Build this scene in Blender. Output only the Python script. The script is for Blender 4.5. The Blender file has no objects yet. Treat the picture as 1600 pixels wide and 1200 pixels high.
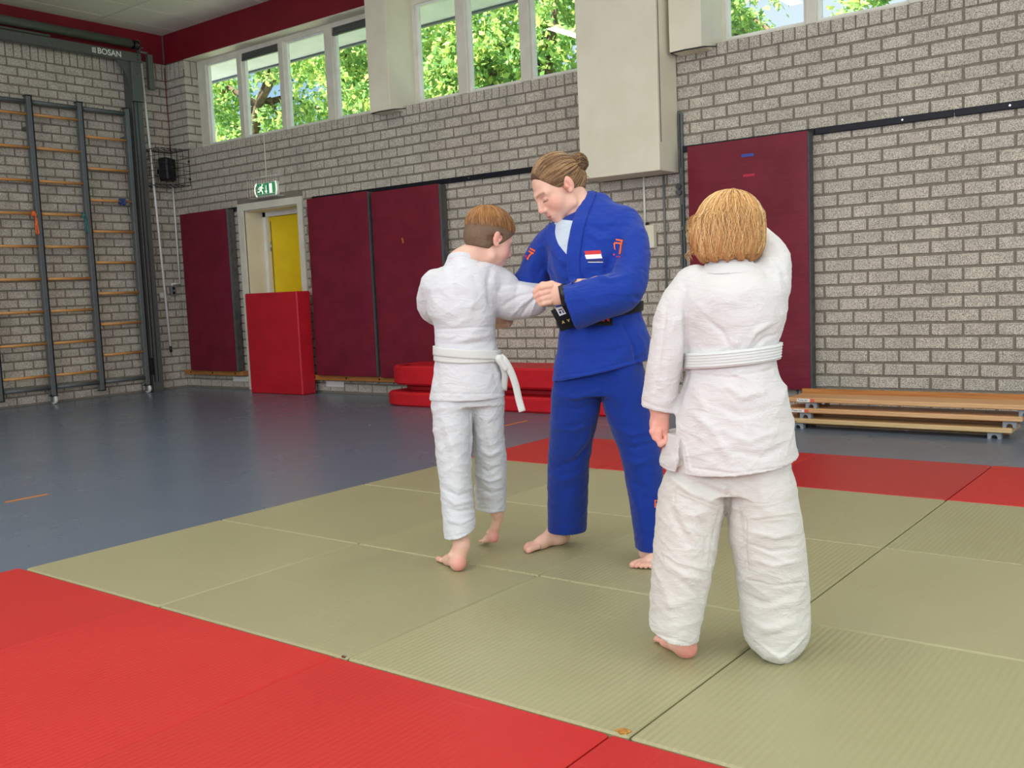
import bpy, math, random
import numpy as np
from mathutils import Vector, Matrix
random.seed(7)
RNG = np.random.default_rng(11)
SC = bpy.context.scene
COL = SC.collection
PI = math.pi

# ------------------------------------------------------------------ camera
F_PX = 1540.54
CAM = np.array([4.22276, -1.98938, 1.10361])
CR = np.array([[0.79347368, 0.60710419, -0.04270853],     # image right
               [0.02423752, -0.10164083, -0.99452586],    # image down
               [-0.60812175, 0.78809494, -0.09536402]])   # forward
cd = bpy.data.cameras.new('camera'); cam = bpy.data.objects.new('camera', cd); COL.objects.link(cam)
cd.sensor_fit = 'HORIZONTAL'; cd.sensor_width = 36.0; cd.lens = F_PX / 1600 * 36.0
cd.clip_start = 0.05; cd.clip_end = 200
M = Matrix.Identity(4)
for r in range(3):
    M[r][0] = CR[0][r]; M[r][1] = -CR[1][r]; M[r][2] = -CR[2][r]; M[r][3] = CAM[r]
cam.matrix_world = M
SC.camera = cam

def project(P):
    q = (np.asarray(P, float) - CAM) @ CR.T
    return np.stack([800 + F_PX * q[..., 0] / q[..., 2], 600 + F_PX * q[..., 1] / q[..., 2]], -1)

# ------------------------------------------------------------------ light and exposure
SC.view_settings.view_transform = 'Standard'
SC.view_settings.look = 'None'
SC.view_settings.gamma = 1.0
SC.view_settings.use_curve_mapping = False
SC.view_settings.exposure = 0.26
W = bpy.data.worlds.new('sky'); SC.world = W; W.use_nodes = True
wn = W.node_tree; wn.nodes.clear()
wo = wn.nodes.new('ShaderNodeOutputWorld'); wb = wn.nodes.new('ShaderNodeBackground')
tc = wn.nodes.new('ShaderNodeTexCoord'); nz = wn.nodes.new('ShaderNodeTexNoise'); cr = wn.nodes.new('ShaderNodeValToRGB')
nz.inputs['Scale'].default_value = 3.0; nz.inputs['Detail'].default_value = 6.0
cr.color_ramp.elements[0].position = 0.4; cr.color_ramp.elements[0].color = (0.42, 0.66, 0.92, 1)
cr.color_ramp.elements[1].position = 0.66; cr.color_ramp.elements[1].color = (0.80, 0.90, 1.0, 1)
wn.links.new(tc.outputs['Generated'], nz.inputs['Vector']); wn.links.new(nz.outputs['Fac'], cr.inputs['Fac'])
wn.links.new(cr.outputs['Color'], wb.inputs['Color']); wb.inputs['Strength'].default_value = 0.95
wn.links.new(wb.outputs['Background'], wo.inputs['Surface'])

sd = bpy.data.lights.new('sun', 'SUN'); sd.energy = 19.0; sd.angle = 0.01; sd.color = (1.0, 0.95, 0.84)
sun = bpy.data.objects.new('sun', sd); COL.objects.link(sun)
sun.rotation_euler = Vector((0.30, 0.55, -0.95)).to_track_quat('-Z', 'Y').to_euler()

def area(name, loc, target, sx, sy, power, color=(1, 1, 1)):
    d = bpy.data.lights.new(name, 'AREA'); d.shape = 'RECTANGLE'; d.size = sx; d.size_y = sy
    d.energy = power; d.color = color
    o = bpy.data.objects.new(name, d); COL.objects.link(o)
    o.location = loc
    o.rotation_euler = (Vector(target) - Vector(loc)).to_track_quat('-Z', 'Y').to_euler()
    return o
# daylight entering by the window bands of the long wall and the end wall behind the photographer
DAY_FRONT, DAY_RIGHT, LAMP = 300.0, 200.0, 15.0
area('daylight_front', (2.9, -7.05, 2.85), (2.9, 3.0, 1.2), 10.6, 2.3, DAY_FRONT, (0.93, 0.97, 1.0))
area('daylight_right', (10.55, -0.5, 2.9), (0.0, 1.0, 0.6), 9.0, 2.2, DAY_RIGHT, (0.93, 0.97, 1.0))

# ------------------------------------------------------------------ helpers
def tag(o, label=None, cat=None, group=None, kind=None):
    if label: o['label'] = label
    if cat: o['category'] = cat
    if group: o['group'] = group
    if kind: o['kind'] = kind
    return o
def empty(name, loc, label=None, cat=None, group=None, rz=0.0, kind=None):
    o = bpy.data.objects.new(name, None); COL.objects.link(o); o.empty_display_size = 0.1
    o.location = loc; o.rotation_euler = (0, 0, rz)
    return tag(o, label, cat, group, kind)
def link_mesh(name, me, mat=None, parent=None, loc=None):
    if mat is not None and not me.materials: me.materials.append(mat)
    o = bpy.data.objects.new(name, me); COL.objects.link(o)
    if parent is not None:
        o.parent = parent
    if loc is not None: o.location = loc
    return o
class MB:
    """collects boxes, bars and tubes (in the parent's frame) for ONE mesh"""
    def __init__(s, org=(0, 0, 0)): s.v = []; s.f = []; s.org = Vector(org); s.sm = []
    def _add(s, vs, fs, smooth=False):
        n = len(s.v); s.v += [tuple(Vector(p) - s.org) for p in vs]; s.f += [tuple(i + n for i in f) for f in fs]; s.sm += [smooth] * len(fs); return s
    def box(s, x0, x1, y0, y1, z0, z1, b=0.0):
        if b <= 0:
            vs = [(x, y, z) for z in (z0, z1) for y in (y0, y1) for x in (x0, x1)]
            return s._add(vs, [(0, 2, 3, 1), (4, 5, 7, 6), (0, 1, 5, 4), (2, 6, 7, 3), (0, 4, 6, 2), (1, 3, 7, 5)])
        # chamfered box
        vs = []; fs = []
        idx = {}
        lo = (x0, y0, z0); hi = (x1, y1, z1)
        for sx in (0, 1):
            for sy in (0, 1):
                for sz in (0, 1):
                    c = [(lo, hi)[q][k] for k, q in enumerate((sx, sy, sz))]
                    sg = [1 if q == 0 else -1 for q in (sx, sy, sz)]
                    for ax in range(3):
                        p = [c[k] + (0 if k == ax else sg[k] * b) for k in range(3)]
                        idx[(sx, sy, sz, ax)] = len(vs); vs.append(tuple(p))
                    fs.append((idx[(sx, sy, sz, 0)], idx[(sx, sy, sz, 1)], idx[(sx, sy, sz, 2)]))
        for ax in range(3):
            a, c = [k for k in range(3) if k != ax]
            for q in (0, 1):
                def key(qa, qc, axx):
                    t = [0, 0, 0]; t[ax] = q; t[a] = qa; t[c] = qc; return idx[(t[0], t[1], t[2], axx)]
                fs.append((key(0, 0, ax), key(1, 0, ax), key(1, 1, ax), key(0, 1, ax)))
            for qa in (0, 1):
                for qc in (0, 1):
                    def k2(q, axx):
                        t = [0, 0, 0]; t[ax] = q; t[a] = qa; t[c] = qc; return idx[(t[0], t[1], t[2], axx)]
                    fs.append((k2(0, a), k2(1, a), k2(1, c), k2(0, c)))
        return s._add(vs, fs)
    def tube(s, pts, r, n=8, closed=False, caps=True):
        pts = [Vector(p) for p in pts]; m = len(pts); vs = []; fs = []
        rr = r if isinstance(r, (list, tuple)) else [r] * m
        prev = None
        for i, p in enumerate(pts):
            if closed: t = (pts[(i + 1) % m] - pts[i - 1])
            else: t = pts[min(i + 1, m - 1)] - pts[max(i - 1, 0)]
            t.normalize()
            if prev is None:
                u = t.orthogonal().normalized()
            else:
                u = (prev - t * prev.dot(t)).normalized()
            prev = u; w = t.cross(u)
            for k in range(n):
                a = 2 * PI * k / n
                vs.append(p + (u * math.cos(a) + w * math.sin(a)) * rr[i])
        for i in range(m if closed else m - 1):
            j = (i + 1) % m
            for k in range(n):
                fs.append((i * n + k, i * n + (k + 1) % n, j * n + (k + 1) % n, j * n + k))
        s._add(vs, fs, True)
        if caps and not closed:
            n0 = len(s.v) - m * n
            s.f.append(tuple(n0 + k for k in range(n))[::-1]); s.f.append(tuple(n0 + (m - 1) * n + k for k in range(n))); s.sm += [False, False]
        return s
    def prism(s, poly, axis, a0, a1):
        """extrude a 2-d polygon along axis ('x','y','z')"""
        def P(u, v, w): return {'x': (w, u, v), 'y': (u, w, v), 'z': (u, v, w)}[axis]
        n = len(poly)
        vs = [P(u, v, a0) for u, v in poly] + [P(u, v, a1) for u, v in poly]
        fs = [tuple(range(n))[::-1], tuple(range(n, 2 * n))] + [(i, (i + 1) % n, n + (i + 1) % n, n + i) for i in range(n)]
        return s._add(vs, fs)
    def mesh(s, name):
        me = bpy.data.meshes.new(name); me.from_pydata(s.v, [], s.f)
        me.polygons.foreach_set('use_smooth', s.sm)
        me.update()
        import bmesh
        b = bmesh.new(); b.from_mesh(me); bmesh.ops.recalc_face_normals(b, faces=b.faces); b.to_mesh(me); b.free()
        return me
    def build(s, name, mat, parent=None, loc=None):
        return link_mesh(name, s.mesh(name), mat, parent, loc)

# ------------------------------------------------------------------ materials
MATS = {}
def mat(name, color, rough=0.6, spec=0.5, metal=0.0, noise=None, bump=None, color2=None, emit=0.0, coord='Object', sheen=0.0, ramp=(0.35, 0.65), extra=None):
    """noise=(scale, detail) mixes color with color2; bump=(scale, strength, distance)"""
    if name in MATS: return MATS[name]
    m = bpy.data.materials.new(name); m.use_nodes = True; nt = m.node_tree; bs = nt.nodes['Principled BSDF']
    bs.inputs['Base Color'].default_value = (*color, 1); bs.inputs['Roughness'].default_value = rough
    bs.inputs['Specular IOR Level'].default_value = spec; bs.inputs['Metallic'].default_value = metal
    if sheen: bs.inputs['Sheen Weight'].default_value = sheen
    t = nt.nodes.new('ShaderNodeTexCoord')
    if noise:
        n = nt.nodes.new('ShaderNodeTexNoise'); n.inputs['Scale'].default_value = noise[0]; n.inputs['Detail'].default_value = noise[1]
        nt.links.new(t.outputs[coord], n.inputs['Vector'])
        r = nt.nodes.new('ShaderNodeValToRGB'); r.color_ramp.elements[0].position = ramp[0]; r.color_ramp.elements[1].position = ramp[1]
        r.color_ramp.elements[0].color = (*color, 1); r.color_ramp.elements[1].color = (*(color2 or color), 1)
        nt.links.new(n.outputs['Fac'], r.inputs['Fac']); nt.links.new(r.outputs['Color'], bs.inputs['Base Color'])
    if bump:
        n2 = nt.nodes.new('ShaderNodeTexNoise'); n2.inputs['Scale'].default_value = bump[0]; n2.inputs['Detail'].default_value = 4
        nt.links.new(t.outputs[coord], n2.inputs['Vector'])
        b = nt.nodes.new('ShaderNodeBump'); b.inputs['Strength'].default_value = bump[1]; b.inputs['Distance'].default_value = bump[2]
        nt.links.new(n2.outputs['Fac'], b.inputs['Height']); nt.links.new(b.outputs['Normal'], bs.inputs['Normal'])
    if emit: bs.inputs['Emission Color'].default_value = (*color, 1); bs.inputs['Emission Strength'].default_value = emit
    MATS[name] = m
    if extra: extra(m, nt, bs, t)
    return m
def N(nt, typ, **kw):
    n = nt.nodes.new(typ)
    for k, v in kw.items():
        if k in n.inputs: n.inputs[k].default_value = v
        else: setattr(n, k, v)
    return n
def srgb(r, g, b):
    def f(c):
        c /= 255.0
        return c / 12.92 if c <= 0.04045 else ((c + 0.055) / 1.055) ** 2.4
    return (f(r), f(g), f(b))

def brick_extra(m, nt, bs, t):
    geo = N(nt, 'ShaderNodeNewGeometry')
    n1 = N(nt, 'ShaderNodeTexNoise', Scale=170.0, Detail=3.0)      # aggregate speckle
    n2 = N(nt, 'ShaderNodeTexNoise', Scale=5.0, Detail=4.0)
    nt.links.new(geo.outputs['Position'], n1.inputs['Vector']); nt.links.new(geo.outputs['Position'], n2.inputs['Vector'])
    r1 = N(nt, 'ShaderNodeValToRGB'); e = r1.color_ramp.elements
    e[0].position = 0.33; e[0].color = (*srgb(126, 119, 109), 1); e[1].position = 0.62; e[1].color = (*srgb(226, 218, 205), 1)
    e2 = r1.color_ramp.elements.new(0.47); e2.color = (*srgb(180, 173, 160), 1)
    nt.links.new(n1.outputs['Fac'], r1.inputs['Fac'])
    hs = N(nt, 'ShaderNodeHueSaturation'); mr = N(nt, 'ShaderNodeMapRange'); mr.inputs['From Min'].default_value = 0.25; mr.inputs['From Max'].default_value = 0.75
    mr.inputs['To Min'].default_value = 0.84; mr.inputs['To Max'].default_value = 1.1
    nt.links.new(n2.outputs['Fac'], mr.inputs['Value']); nt.links.new(mr.outputs['Result'], hs.inputs['Value'])
    nt.links.new(r1.outputs['Color'], hs.inputs['Color']); nt.links.new(hs.outputs['Color'], bs.inputs['Base Color'])
    b = N(nt, 'ShaderNodeBump', Strength=0.6, Distance=0.003); nt.links.new(n1.outputs['Fac'], b.inputs['Height']); nt.links.new(b.outputs['Normal'], bs.inputs['Normal'])
mat('brick', srgb(170, 164, 152), 0.95, 0.2, extra=brick_extra)
mat('mortar', srgb(126, 118, 107), 0.95, 0.2, noise=(60, 4), color2=srgb(142, 134, 122), bump=(150, 0.5, 0.003))
mat('maroon_paint', srgb(118, 14, 30), 0.55, 0.4, noise=(3, 3), color2=srgb(128, 18, 34))
mat('cream_paint', srgb(226, 219, 197), 0.5, 0.4, noise=(4, 3), color2=srgb(232, 226, 206))
mat('window_paint', srgb(232, 228, 214), 0.4, 0.5, noise=(6, 3), color2=srgb(222, 217, 202))
mat('white_paint', srgb(240, 239, 235), 0.45, 0.5, noise=(6, 3), color2=srgb(232, 230, 224))
mat('soffit', srgb(246, 247, 248), 0.6, noise=(5, 3), color2=srgb(236, 238, 240))
mat('ceiling_tile', srgb(240, 236, 222), 0.9, 0.2, noise=(40, 4), color2=srgb(228, 224, 210), bump=(220, 0.25, 0.002))
mat('ceiling_grid', srgb(120, 116, 108), 0.8)
mat('yellow_paint', srgb(252, 216, 8), 0.42, 0.5, noise=(4, 3), color2=srgb(246, 208, 4))
mat('grey_steel', srgb(100, 106, 107), 0.42, 0.5, noise=(30, 4), color2=srgb(92, 98, 99))
mat('dark_steel', srgb(90, 93, 90), 0.45, 0.5, noise=(30, 4), color2=srgb(82, 85, 82))
mat('black_metal', srgb(16, 17, 20), 0.4, 0.5, noise=(40, 3), color2=srgb(24, 25, 29))
mat('navy_rail', srgb(14, 16, 27), 0.5, 0.35, noise=(30, 3), color2=srgb(19, 22, 34))
mat('white_plastic', srgb(236, 235, 230), 0.4, noise=(9, 2), color2=srgb(228, 227, 222))
mat('grey_plastic', srgb(120, 122, 120), 0.5, noise=(20, 2), color2=srgb(112, 114, 112))
mat('bolt', srgb(200, 200, 200), 0.25, 0.5, 1.0, noise=(20, 2), color2=srgb(180, 180, 180))
mat('foam_grey', srgb(96, 94, 92), 0.9, 0.2, noise=(12, 4), color2=srgb(78, 76, 74), bump=(60, 0.4, 0.004))
mat('grey_fabric', srgb(98, 101, 105), 0.8, 0.2, noise=(30, 3), color2=srgb(88, 91, 95))
def vinyl(m, nt, bs, t):
    w = N(nt, 'ShaderNodeTexNoise', Scale=1.0, Detail=5.0, Roughness=0.6); mp = N(nt, 'ShaderNodeMapping'); mp.inputs['Scale'].default_value = (2.0, 2.0, 9.0)
    nt.links.new(t.outputs['Object'], mp.inputs['Vector']); nt.links.new(mp.outputs['Vector'], w.inputs['Vector'])
    f = N(nt, 'ShaderNodeTexNoise', Scale=700.0, Detail=1.0); nt.links.new(t.outputs['Object'], f.inputs['Vector'])
    b = N(nt, 'ShaderNodeBump', Strength=0.35, Distance=0.02); nt.links.new(w.outputs['Fac'], b.inputs['Height'])
    b2 = N(nt, 'ShaderNodeBump', Strength=0.15, Distance=0.001); nt.links.new(f.outputs['Fac'], b2.inputs['Height']); nt.links.new(b.outputs['Normal'], b2.inputs['Normal'])
    nt.links.new(b2.outputs['Normal'], bs.inputs['Normal'])
mat('maroon_vinyl', srgb(110, 23, 42), 0.55, 0.35, noise=(5, 4), color2=srgb(122, 28, 48), extra=vinyl)
mat('red_vinyl', srgb(196, 26, 44), 0.5, 0.4, noise=(4, 4), color2=srgb(184, 22, 40), extra=vinyl)
mat('red_foam', srgb(206, 26, 38), 0.5, 0.4, noise=(4, 4), color2=srgb(192, 22, 34), extra=vinyl)
mat('dark_red_foam', srgb(160, 16, 30), 0.6, 0.4, noise=(4, 4), color2=srgb(150, 14, 28))

def wood(m, nt, bs, t, c1=srgb(205, 150, 92), c2=srgb(170, 112, 60), ax=0):
    mp = N(nt, 'ShaderNodeMapping'); sc = [60.0, 60.0, 60.0]; sc[ax] = 2.5; mp.inputs['Scale'].default_value = sc
    n = N(nt, 'ShaderNodeTexNoise', Scale=1.0, Detail=6.0, Roughness=0.65); nt.links.new(t.outputs['Object'], mp.inputs['Vector']); nt.links.new(mp.outputs['Vector'], n.inputs['Vector'])
    r = N(nt, 'ShaderNodeValToRGB'); r.color_ramp.elements[0].position = 0.32; r.color_ramp.elements[1].position = 0.7
    r.color_ramp.elements[0].color = (*c2, 1); r.color_ramp.elements[1].color = (*c1, 1)
    nt.links.new(n.outputs['Fac'], r.inputs['Fac']); nt.links.new(r.outputs['Color'], bs.inputs['Base Color'])
    b = N(nt, 'ShaderNodeBump', Strength=0.2, Distance=0.001); nt.links.new(n.outputs['Fac'], b.inputs['Height']); nt.links.new(b.outputs['Normal'], bs.inputs['Normal'])
mat('rung_wood', (0.6, 0.4, 0.2), 0.4, extra=lambda m, nt, bs, t: wood(m, nt, bs, t, srgb(222, 168, 104), srgb(190, 128, 68), 1))
mat('ledge_wood', (0.6, 0.4, 0.2), 0.45, extra=lambda m, nt, bs, t: wood(m, nt, bs, t, srgb(196, 136, 72), srgb(160, 100, 46), 0))
mat('bench_wood', (0.6, 0.4, 0.2), 0.42, extra=lambda m, nt, bs, t: wood(m, nt, bs, t, srgb(232, 190, 142), srgb(196, 142, 92), 0))
mat('pale_wood', (0.6, 0.4, 0.2), 0.45, extra=lambda m, nt, bs, t: wood(m, nt, bs, t, srgb(224, 196, 148), srgb(192, 156, 104), 0))

def floor_extra(m, nt, bs, t):
    n = N(nt, 'ShaderNodeTexNoise', Scale=1.3, Detail=5.0); mp = N(nt, 'ShaderNodeMapping'); mp.inputs['Rotation'].default_value = (0, 0, 0.6); mp.inputs['Scale'].default_value = (9.0, 1.2, 1.0)
    s = N(nt, 'ShaderNodeTexNoise', Scale=1.0, Detail=6.0, Roughness=0.7)
    nt.links.new(t.outputs['Object'], n.inputs['Vector']); nt.links.new(t.outputs['Object'], mp.inputs['Vector']); nt.links.new(mp.outputs['Vector'], s.inputs['Vector'])
    mx = N(nt, 'ShaderNodeMix', data_type='RGBA'); mx.inputs['A'].default_value = (*srgb(98, 111, 130), 1); mx.inputs['B'].default_value = (*srgb(108, 121, 138), 1)
    mx2 = N(nt, 'ShaderNodeMix', data_type='RGBA'); mx2.inputs['B'].default_value = (*srgb(150, 158, 162), 1)
    nt.links.new(n.outputs['Fac'], mx.inputs['Factor']); nt.links.new(mx.outputs['Result'], mx2.inputs['A'])
    r = N(nt, 'ShaderNodeMapRange'); r.inputs['From Min'].default_value = 0.6; r.inputs['From Max'].default_value = 0.85; r.inputs['To Max'].default_value = 0.05
    nt.links.new(s.outputs['Fac'], r.inputs['Value']); nt.links.new(r.outputs['Result'], mx2.inputs['Factor'])
    nt.links.new(mx2.outputs['Result'], bs.inputs['Base Color'])
    r2 = N(nt, 'ShaderNodeMapRange'); r2.inputs['To Min'].default_value = 0.265; r2.inputs['To Max'].default_value = 0.28
    nt.links.new(n.outputs['Fac'], r2.inputs['Value']); nt.links.new(r2.outputs['Result'], bs.inputs['Roughness'])
mat('floor_vinyl', srgb(84, 98, 114), 0.28, 0.5, extra=floor_extra)

def mat_tatami(name, ca, cb, rib=0.45, rough=0.42, scuff=None):
    def ex(m, nt, bs, t):
        oi = N(nt, 'ShaderNodeObjectInfo')
        n = N(nt, 'ShaderNodeTexNoise', Scale=2.2, Detail=5.0); geo = N(nt, 'ShaderNodeNewGeometry')
        nt.links.new(geo.outputs['Position'], n.inputs['Vector'])
        mx = N(nt, 'ShaderNodeMix', data_type='RGBA'); mx.inputs['A'].default_value = (*ca, 1); mx.inputs['B'].default_value = (*cb, 1)
        nt.links.new(n.outputs['Fac'], mx.inputs['Factor'])
        hs = N(nt, 'ShaderNodeHueSaturation'); mr = N(nt, 'ShaderNodeMapRange'); mr.inputs['To Min'].default_value = 0.93; mr.inputs['To Max'].default_value = 1.06
        nt.links.new(oi.outputs['Random'], mr.inputs['Value']); nt.links.new(mr.outputs['Result'], hs.inputs['Value']); nt.links.new(mx.outputs['Result'], hs.inputs['Color'])
        # scuffs: thin pale scratches
        mp = N(nt, 'ShaderNodeMapping'); mp.inputs['Rotation'].default_value = (0, 0, 0.5); mp.inputs['Scale'].default_value = (1.2, 26.0, 1.0)
        s = N(nt, 'ShaderNodeTexNoise', Scale=1.6, Detail=3.0, Roughness=0.5, Distortion=0.6); nt.links.new(geo.outputs['Position'], mp.inputs['Vector']); nt.links.new(mp.outputs['Vector'], s.inputs['Vector'])
        r = N(nt, 'ShaderNodeMapRange'); r.inputs['From Min'].default_value = 0.68; r.inputs['From Max'].default_value = 0.76; r.inputs['To Max'].default_value = 0.3
        nt.links.new(s.outputs['Fac'], r.inputs['Value'])
        m2 = N(nt, 'ShaderNodeMix', data_type='RGBA'); m2.inputs['B'].default_value = (*(scuff or cb), 1)
        nt.links.new(hs.outputs['Color'], m2.inputs['A']); nt.links.new(r.outputs['Result'], m2.inputs['Factor']); nt.links.new(m2.outputs['Result'], bs.inputs['Base Color'])
        # ribs along Y, broken across
        w = N(nt, 'ShaderNodeTexWave', wave_type='BANDS', bands_direction='X'); w.inputs['Scale'].default_value = 2 * PI / 0.021 / 20 ; w.inputs['Distortion'].default_value = 0.15
        nt.links.new(geo.outputs['Position'], w.inputs['Vector'])
        w2 = N(nt, 'ShaderNodeTexNoise', Scale=260.0, Detail=2.0); nt.links.new(geo.outputs['Position'], w2.inputs['Vector'])
        ad = N(nt, 'ShaderNodeMath', operation='MULTIPLY_ADD'); ad.inputs[1].default_value = 0.35; nt.links.new(w2.outputs['Fac'], ad.inputs[0]); nt.links.new(w.outputs['Fac'], ad.inputs[2])
        b = N(nt, 'ShaderNodeBump', Strength=rib, Distance=0.0016); nt.links.new(ad.outputs['Value'], b.inputs['Height']); nt.links.new(b.outputs['Normal'], bs.inputs['Normal'])
    return mat(name, ca, rough, 0.45, extra=ex)
mat_tatami('tatami_olive', srgb(156, 152, 112), srgb(166, 164, 128), 0.5, 0.42, srgb(190, 188, 160))
mat_tatami('tatami_olive_smooth', srgb(158, 154, 116), srgb(166, 163, 128), 0.16, 0.38, srgb(190, 188, 160))
mat_tatami('tatami_red', srgb(186, 30, 28), srgb(195, 39, 34), 0.3, 0.52, srgb(232, 92, 80))
mat_tatami('tatami_red_dark', srgb(170, 28, 32), srgb(178, 32, 34), 0.15, 0.4, srgb(200, 70, 70))
mat('mat_edge', srgb(120, 118, 92), 0.7)
mat('foam_yellow', srgb(196, 150, 70), 0.9, noise=(120, 3), color2=srgb(150, 100, 40))
mat('orange_line', srgb(214, 128, 30), 0.5)

def glass_mat():
    m = bpy.data.materials.new('pane_glass'); m.use_nodes = True; nt = m.node_tree; nt.nodes.clear()
    o = N(nt, 'ShaderNodeOutputMaterial'); t = N(nt, 'ShaderNodeBsdfTransparent'); t.inputs['Color'].default_value = (0.93, 0.97, 0.96, 1)
    g = N(nt, 'ShaderNodeBsdfGlossy', Roughness=0.0); lw = N(nt, 'ShaderNodeLayerWeight', Blend=0.5); mx = N(nt, 'ShaderNodeMixShader')
    pw = N(nt, 'ShaderNodeMath', operation='POWER'); pw.inputs[1].default_value = 5.0; ml = N(nt, 'ShaderNodeMath', operation='MULTIPLY_ADD'); ml.inputs[1].default_value = 0.95; ml.inputs[2].default_value = 0.045
    nt.links.new(lw.outputs['Facing'], pw.inputs[0]); nt.links.new(pw.outputs['Value'], ml.inputs[0]); nt.links.new(ml.outputs['Value'], mx.inputs['Fac']); nt.links.new(t.outputs['BSDF'], mx.inputs[1]); nt.links.new(g.outputs['BSDF'], mx.inputs[2]); nt.links.new(mx.outputs['Shader'], o.inputs['Surface'])
    MATS['glass'] = m; return m
glass_mat()
mat('eave_edge', srgb(120, 126, 130), 0.6)
mat('grass', srgb(70, 105, 40), 0.9, noise=(3, 4), color2=srgb(96, 130, 56))
mat('bark', srgb(112, 92, 70), 0.9, noise=(12, 5), color2=srgb(78, 62, 48), bump=(20, 0.6, 0.03))
mat('sign_green', srgb(0, 122, 74), 0.4, emit=0.5)
mat('sign_white', srgb(235, 245, 225), 0.4, emit=0.8)
mat('lamp_glow', (1.0, 0.93, 0.80), 0.5, emit=2.5)

# ================================================================== the setting
FZ = -0.025                 # hall floor; mat tops are z = 0
YW, XL, ZC = 5.92, -7.45, 4.623
XR, YF = 10.6, -7.1
def struct(name, mb, m, parent=None):
    o = mb.build(name, MATS[m], parent)
    if parent is None: o['kind'] = 'structure'
    return o
def pixpoint(px, py, axis, val):
    d = np.array([(px - 800) / F_PX, (py - 600) / F_PX, 1.0]) @ CR
    return CAM + d * (val - CAM[axis]) / d[axis]

floor = struct('floor', MB().box(XL - 0.2, XR, YF, YW + 0.33, FZ - 0.2, FZ), 'floor_vinyl')
tag(floor, 'blue grey vinyl sports hall floor', None)
for k, (a, b, wd) in enumerate([((-1.707, 0.725), (-1.715, 0.981), 0.03), ((-0.822, 4.393), (-0.853, 4.748), 0.03)]):
    MB().box(a[0] - wd / 2, a[0] + wd / 2, a[1], b[1], FZ, FZ + 0.0012).build('line_marking', MATS['orange_line'], floor)

# ---- bricks
BW, BH, JT = 0.2335, 0.1038, 0.019
Z0 = -0.012
def brick_mesh(name, w, h, d=0.03, seed=0):
    """a rough-edged concrete brick face: x along the wall, z up, front at y=0, body behind"""
    r = random.Random(seed); ch = 0.004
    def j(a): return a + r.uniform(-0.0022, 0.0022)
    ring = [(-w / 2, -h / 2), (-w / 6, -h / 2), (w / 5, -h / 2), (w / 2, -h / 2), (w / 2, h / 2), (w / 6, h / 2), (-w / 5, h / 2), (-w / 2, h / 2)]
    outer = [(j(x), j(z)) for x, z in ring]
    inner = [(x - math.copysign(ch, x) if abs(abs(x) - w / 2) < 0.01 else x, z - math.copysign(ch, z)) for x, z in outer]
    n = 8
    vs = [(x, r.uniform(-0.001, 0.0005), z) for x, z in inner] + [(x, ch, z) for x, z in outer] + [(x, d, z) for x, z in outer]
    fs = [tuple(range(n))] + [(i, n + i, n + (i + 1) % n, (i + 1) % n) for i in range(n)] + [(n + i, 2 * n + i, 2 * n + (i + 1) % n, n + (i + 1) % n) for i in range(n)]
    me = bpy.data.meshes.new(name); me.from_pydata(vs, [], fs); me.update(); me.materials.append(MATS['brick'])
    return me
FULL = [brick_mesh('brick', BW - JT, BH - JT, seed=s) for s in range(8)]
HEAD = [brick_mesh('brick_header', 0.0975 - 0.014, 1.0, seed=20 + s) for s in range(3)]
def brick_list(u0, u1, z0, z1, uphase, holes, zmax_rows=None):
    """running-bond bricks clipped to the rectangle and around the holes -> (uc, zc, w, h)"""
    out = []
    k = int(math.floor((z0 - Z0) / BH))
    while Z0 + k * BH < z1 - 0.02:
        za, zb = max(Z0 + k * BH + JT / 2, z0), min(Z0 + (k + 1) * BH - JT / 2, z1)
        if zb - za > 0.02:
            off = uphase + (0 if k % 2 == 0 else BW / 2)
            i0 = int(math.floor((u0 - off) / BW)) - 1
            u = off + i0 * BW
            while u < u1:
                segs = [(max(u + JT / 2, u0), min(u + BW - JT / 2, u1))]
                for (ha, hb, hza, hzb) in holes:
                    if zb > hza and za < hzb:
                        ns = []
                        for a, b in segs:
                            if b <= ha or a >= hb: ns.append((a, b))
                            else:
                                if a < ha: ns.append((a, ha - 0.004))
                                if b > hb: ns.append((hb + 0.004, b))
                        segs = ns
                for a, b in segs:
                    if b - a > 0.025: out.append(((a + b) / 2, (za + zb) / 2, b - a, zb - za))
                u += BW
        k += 1
    return out
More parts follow.
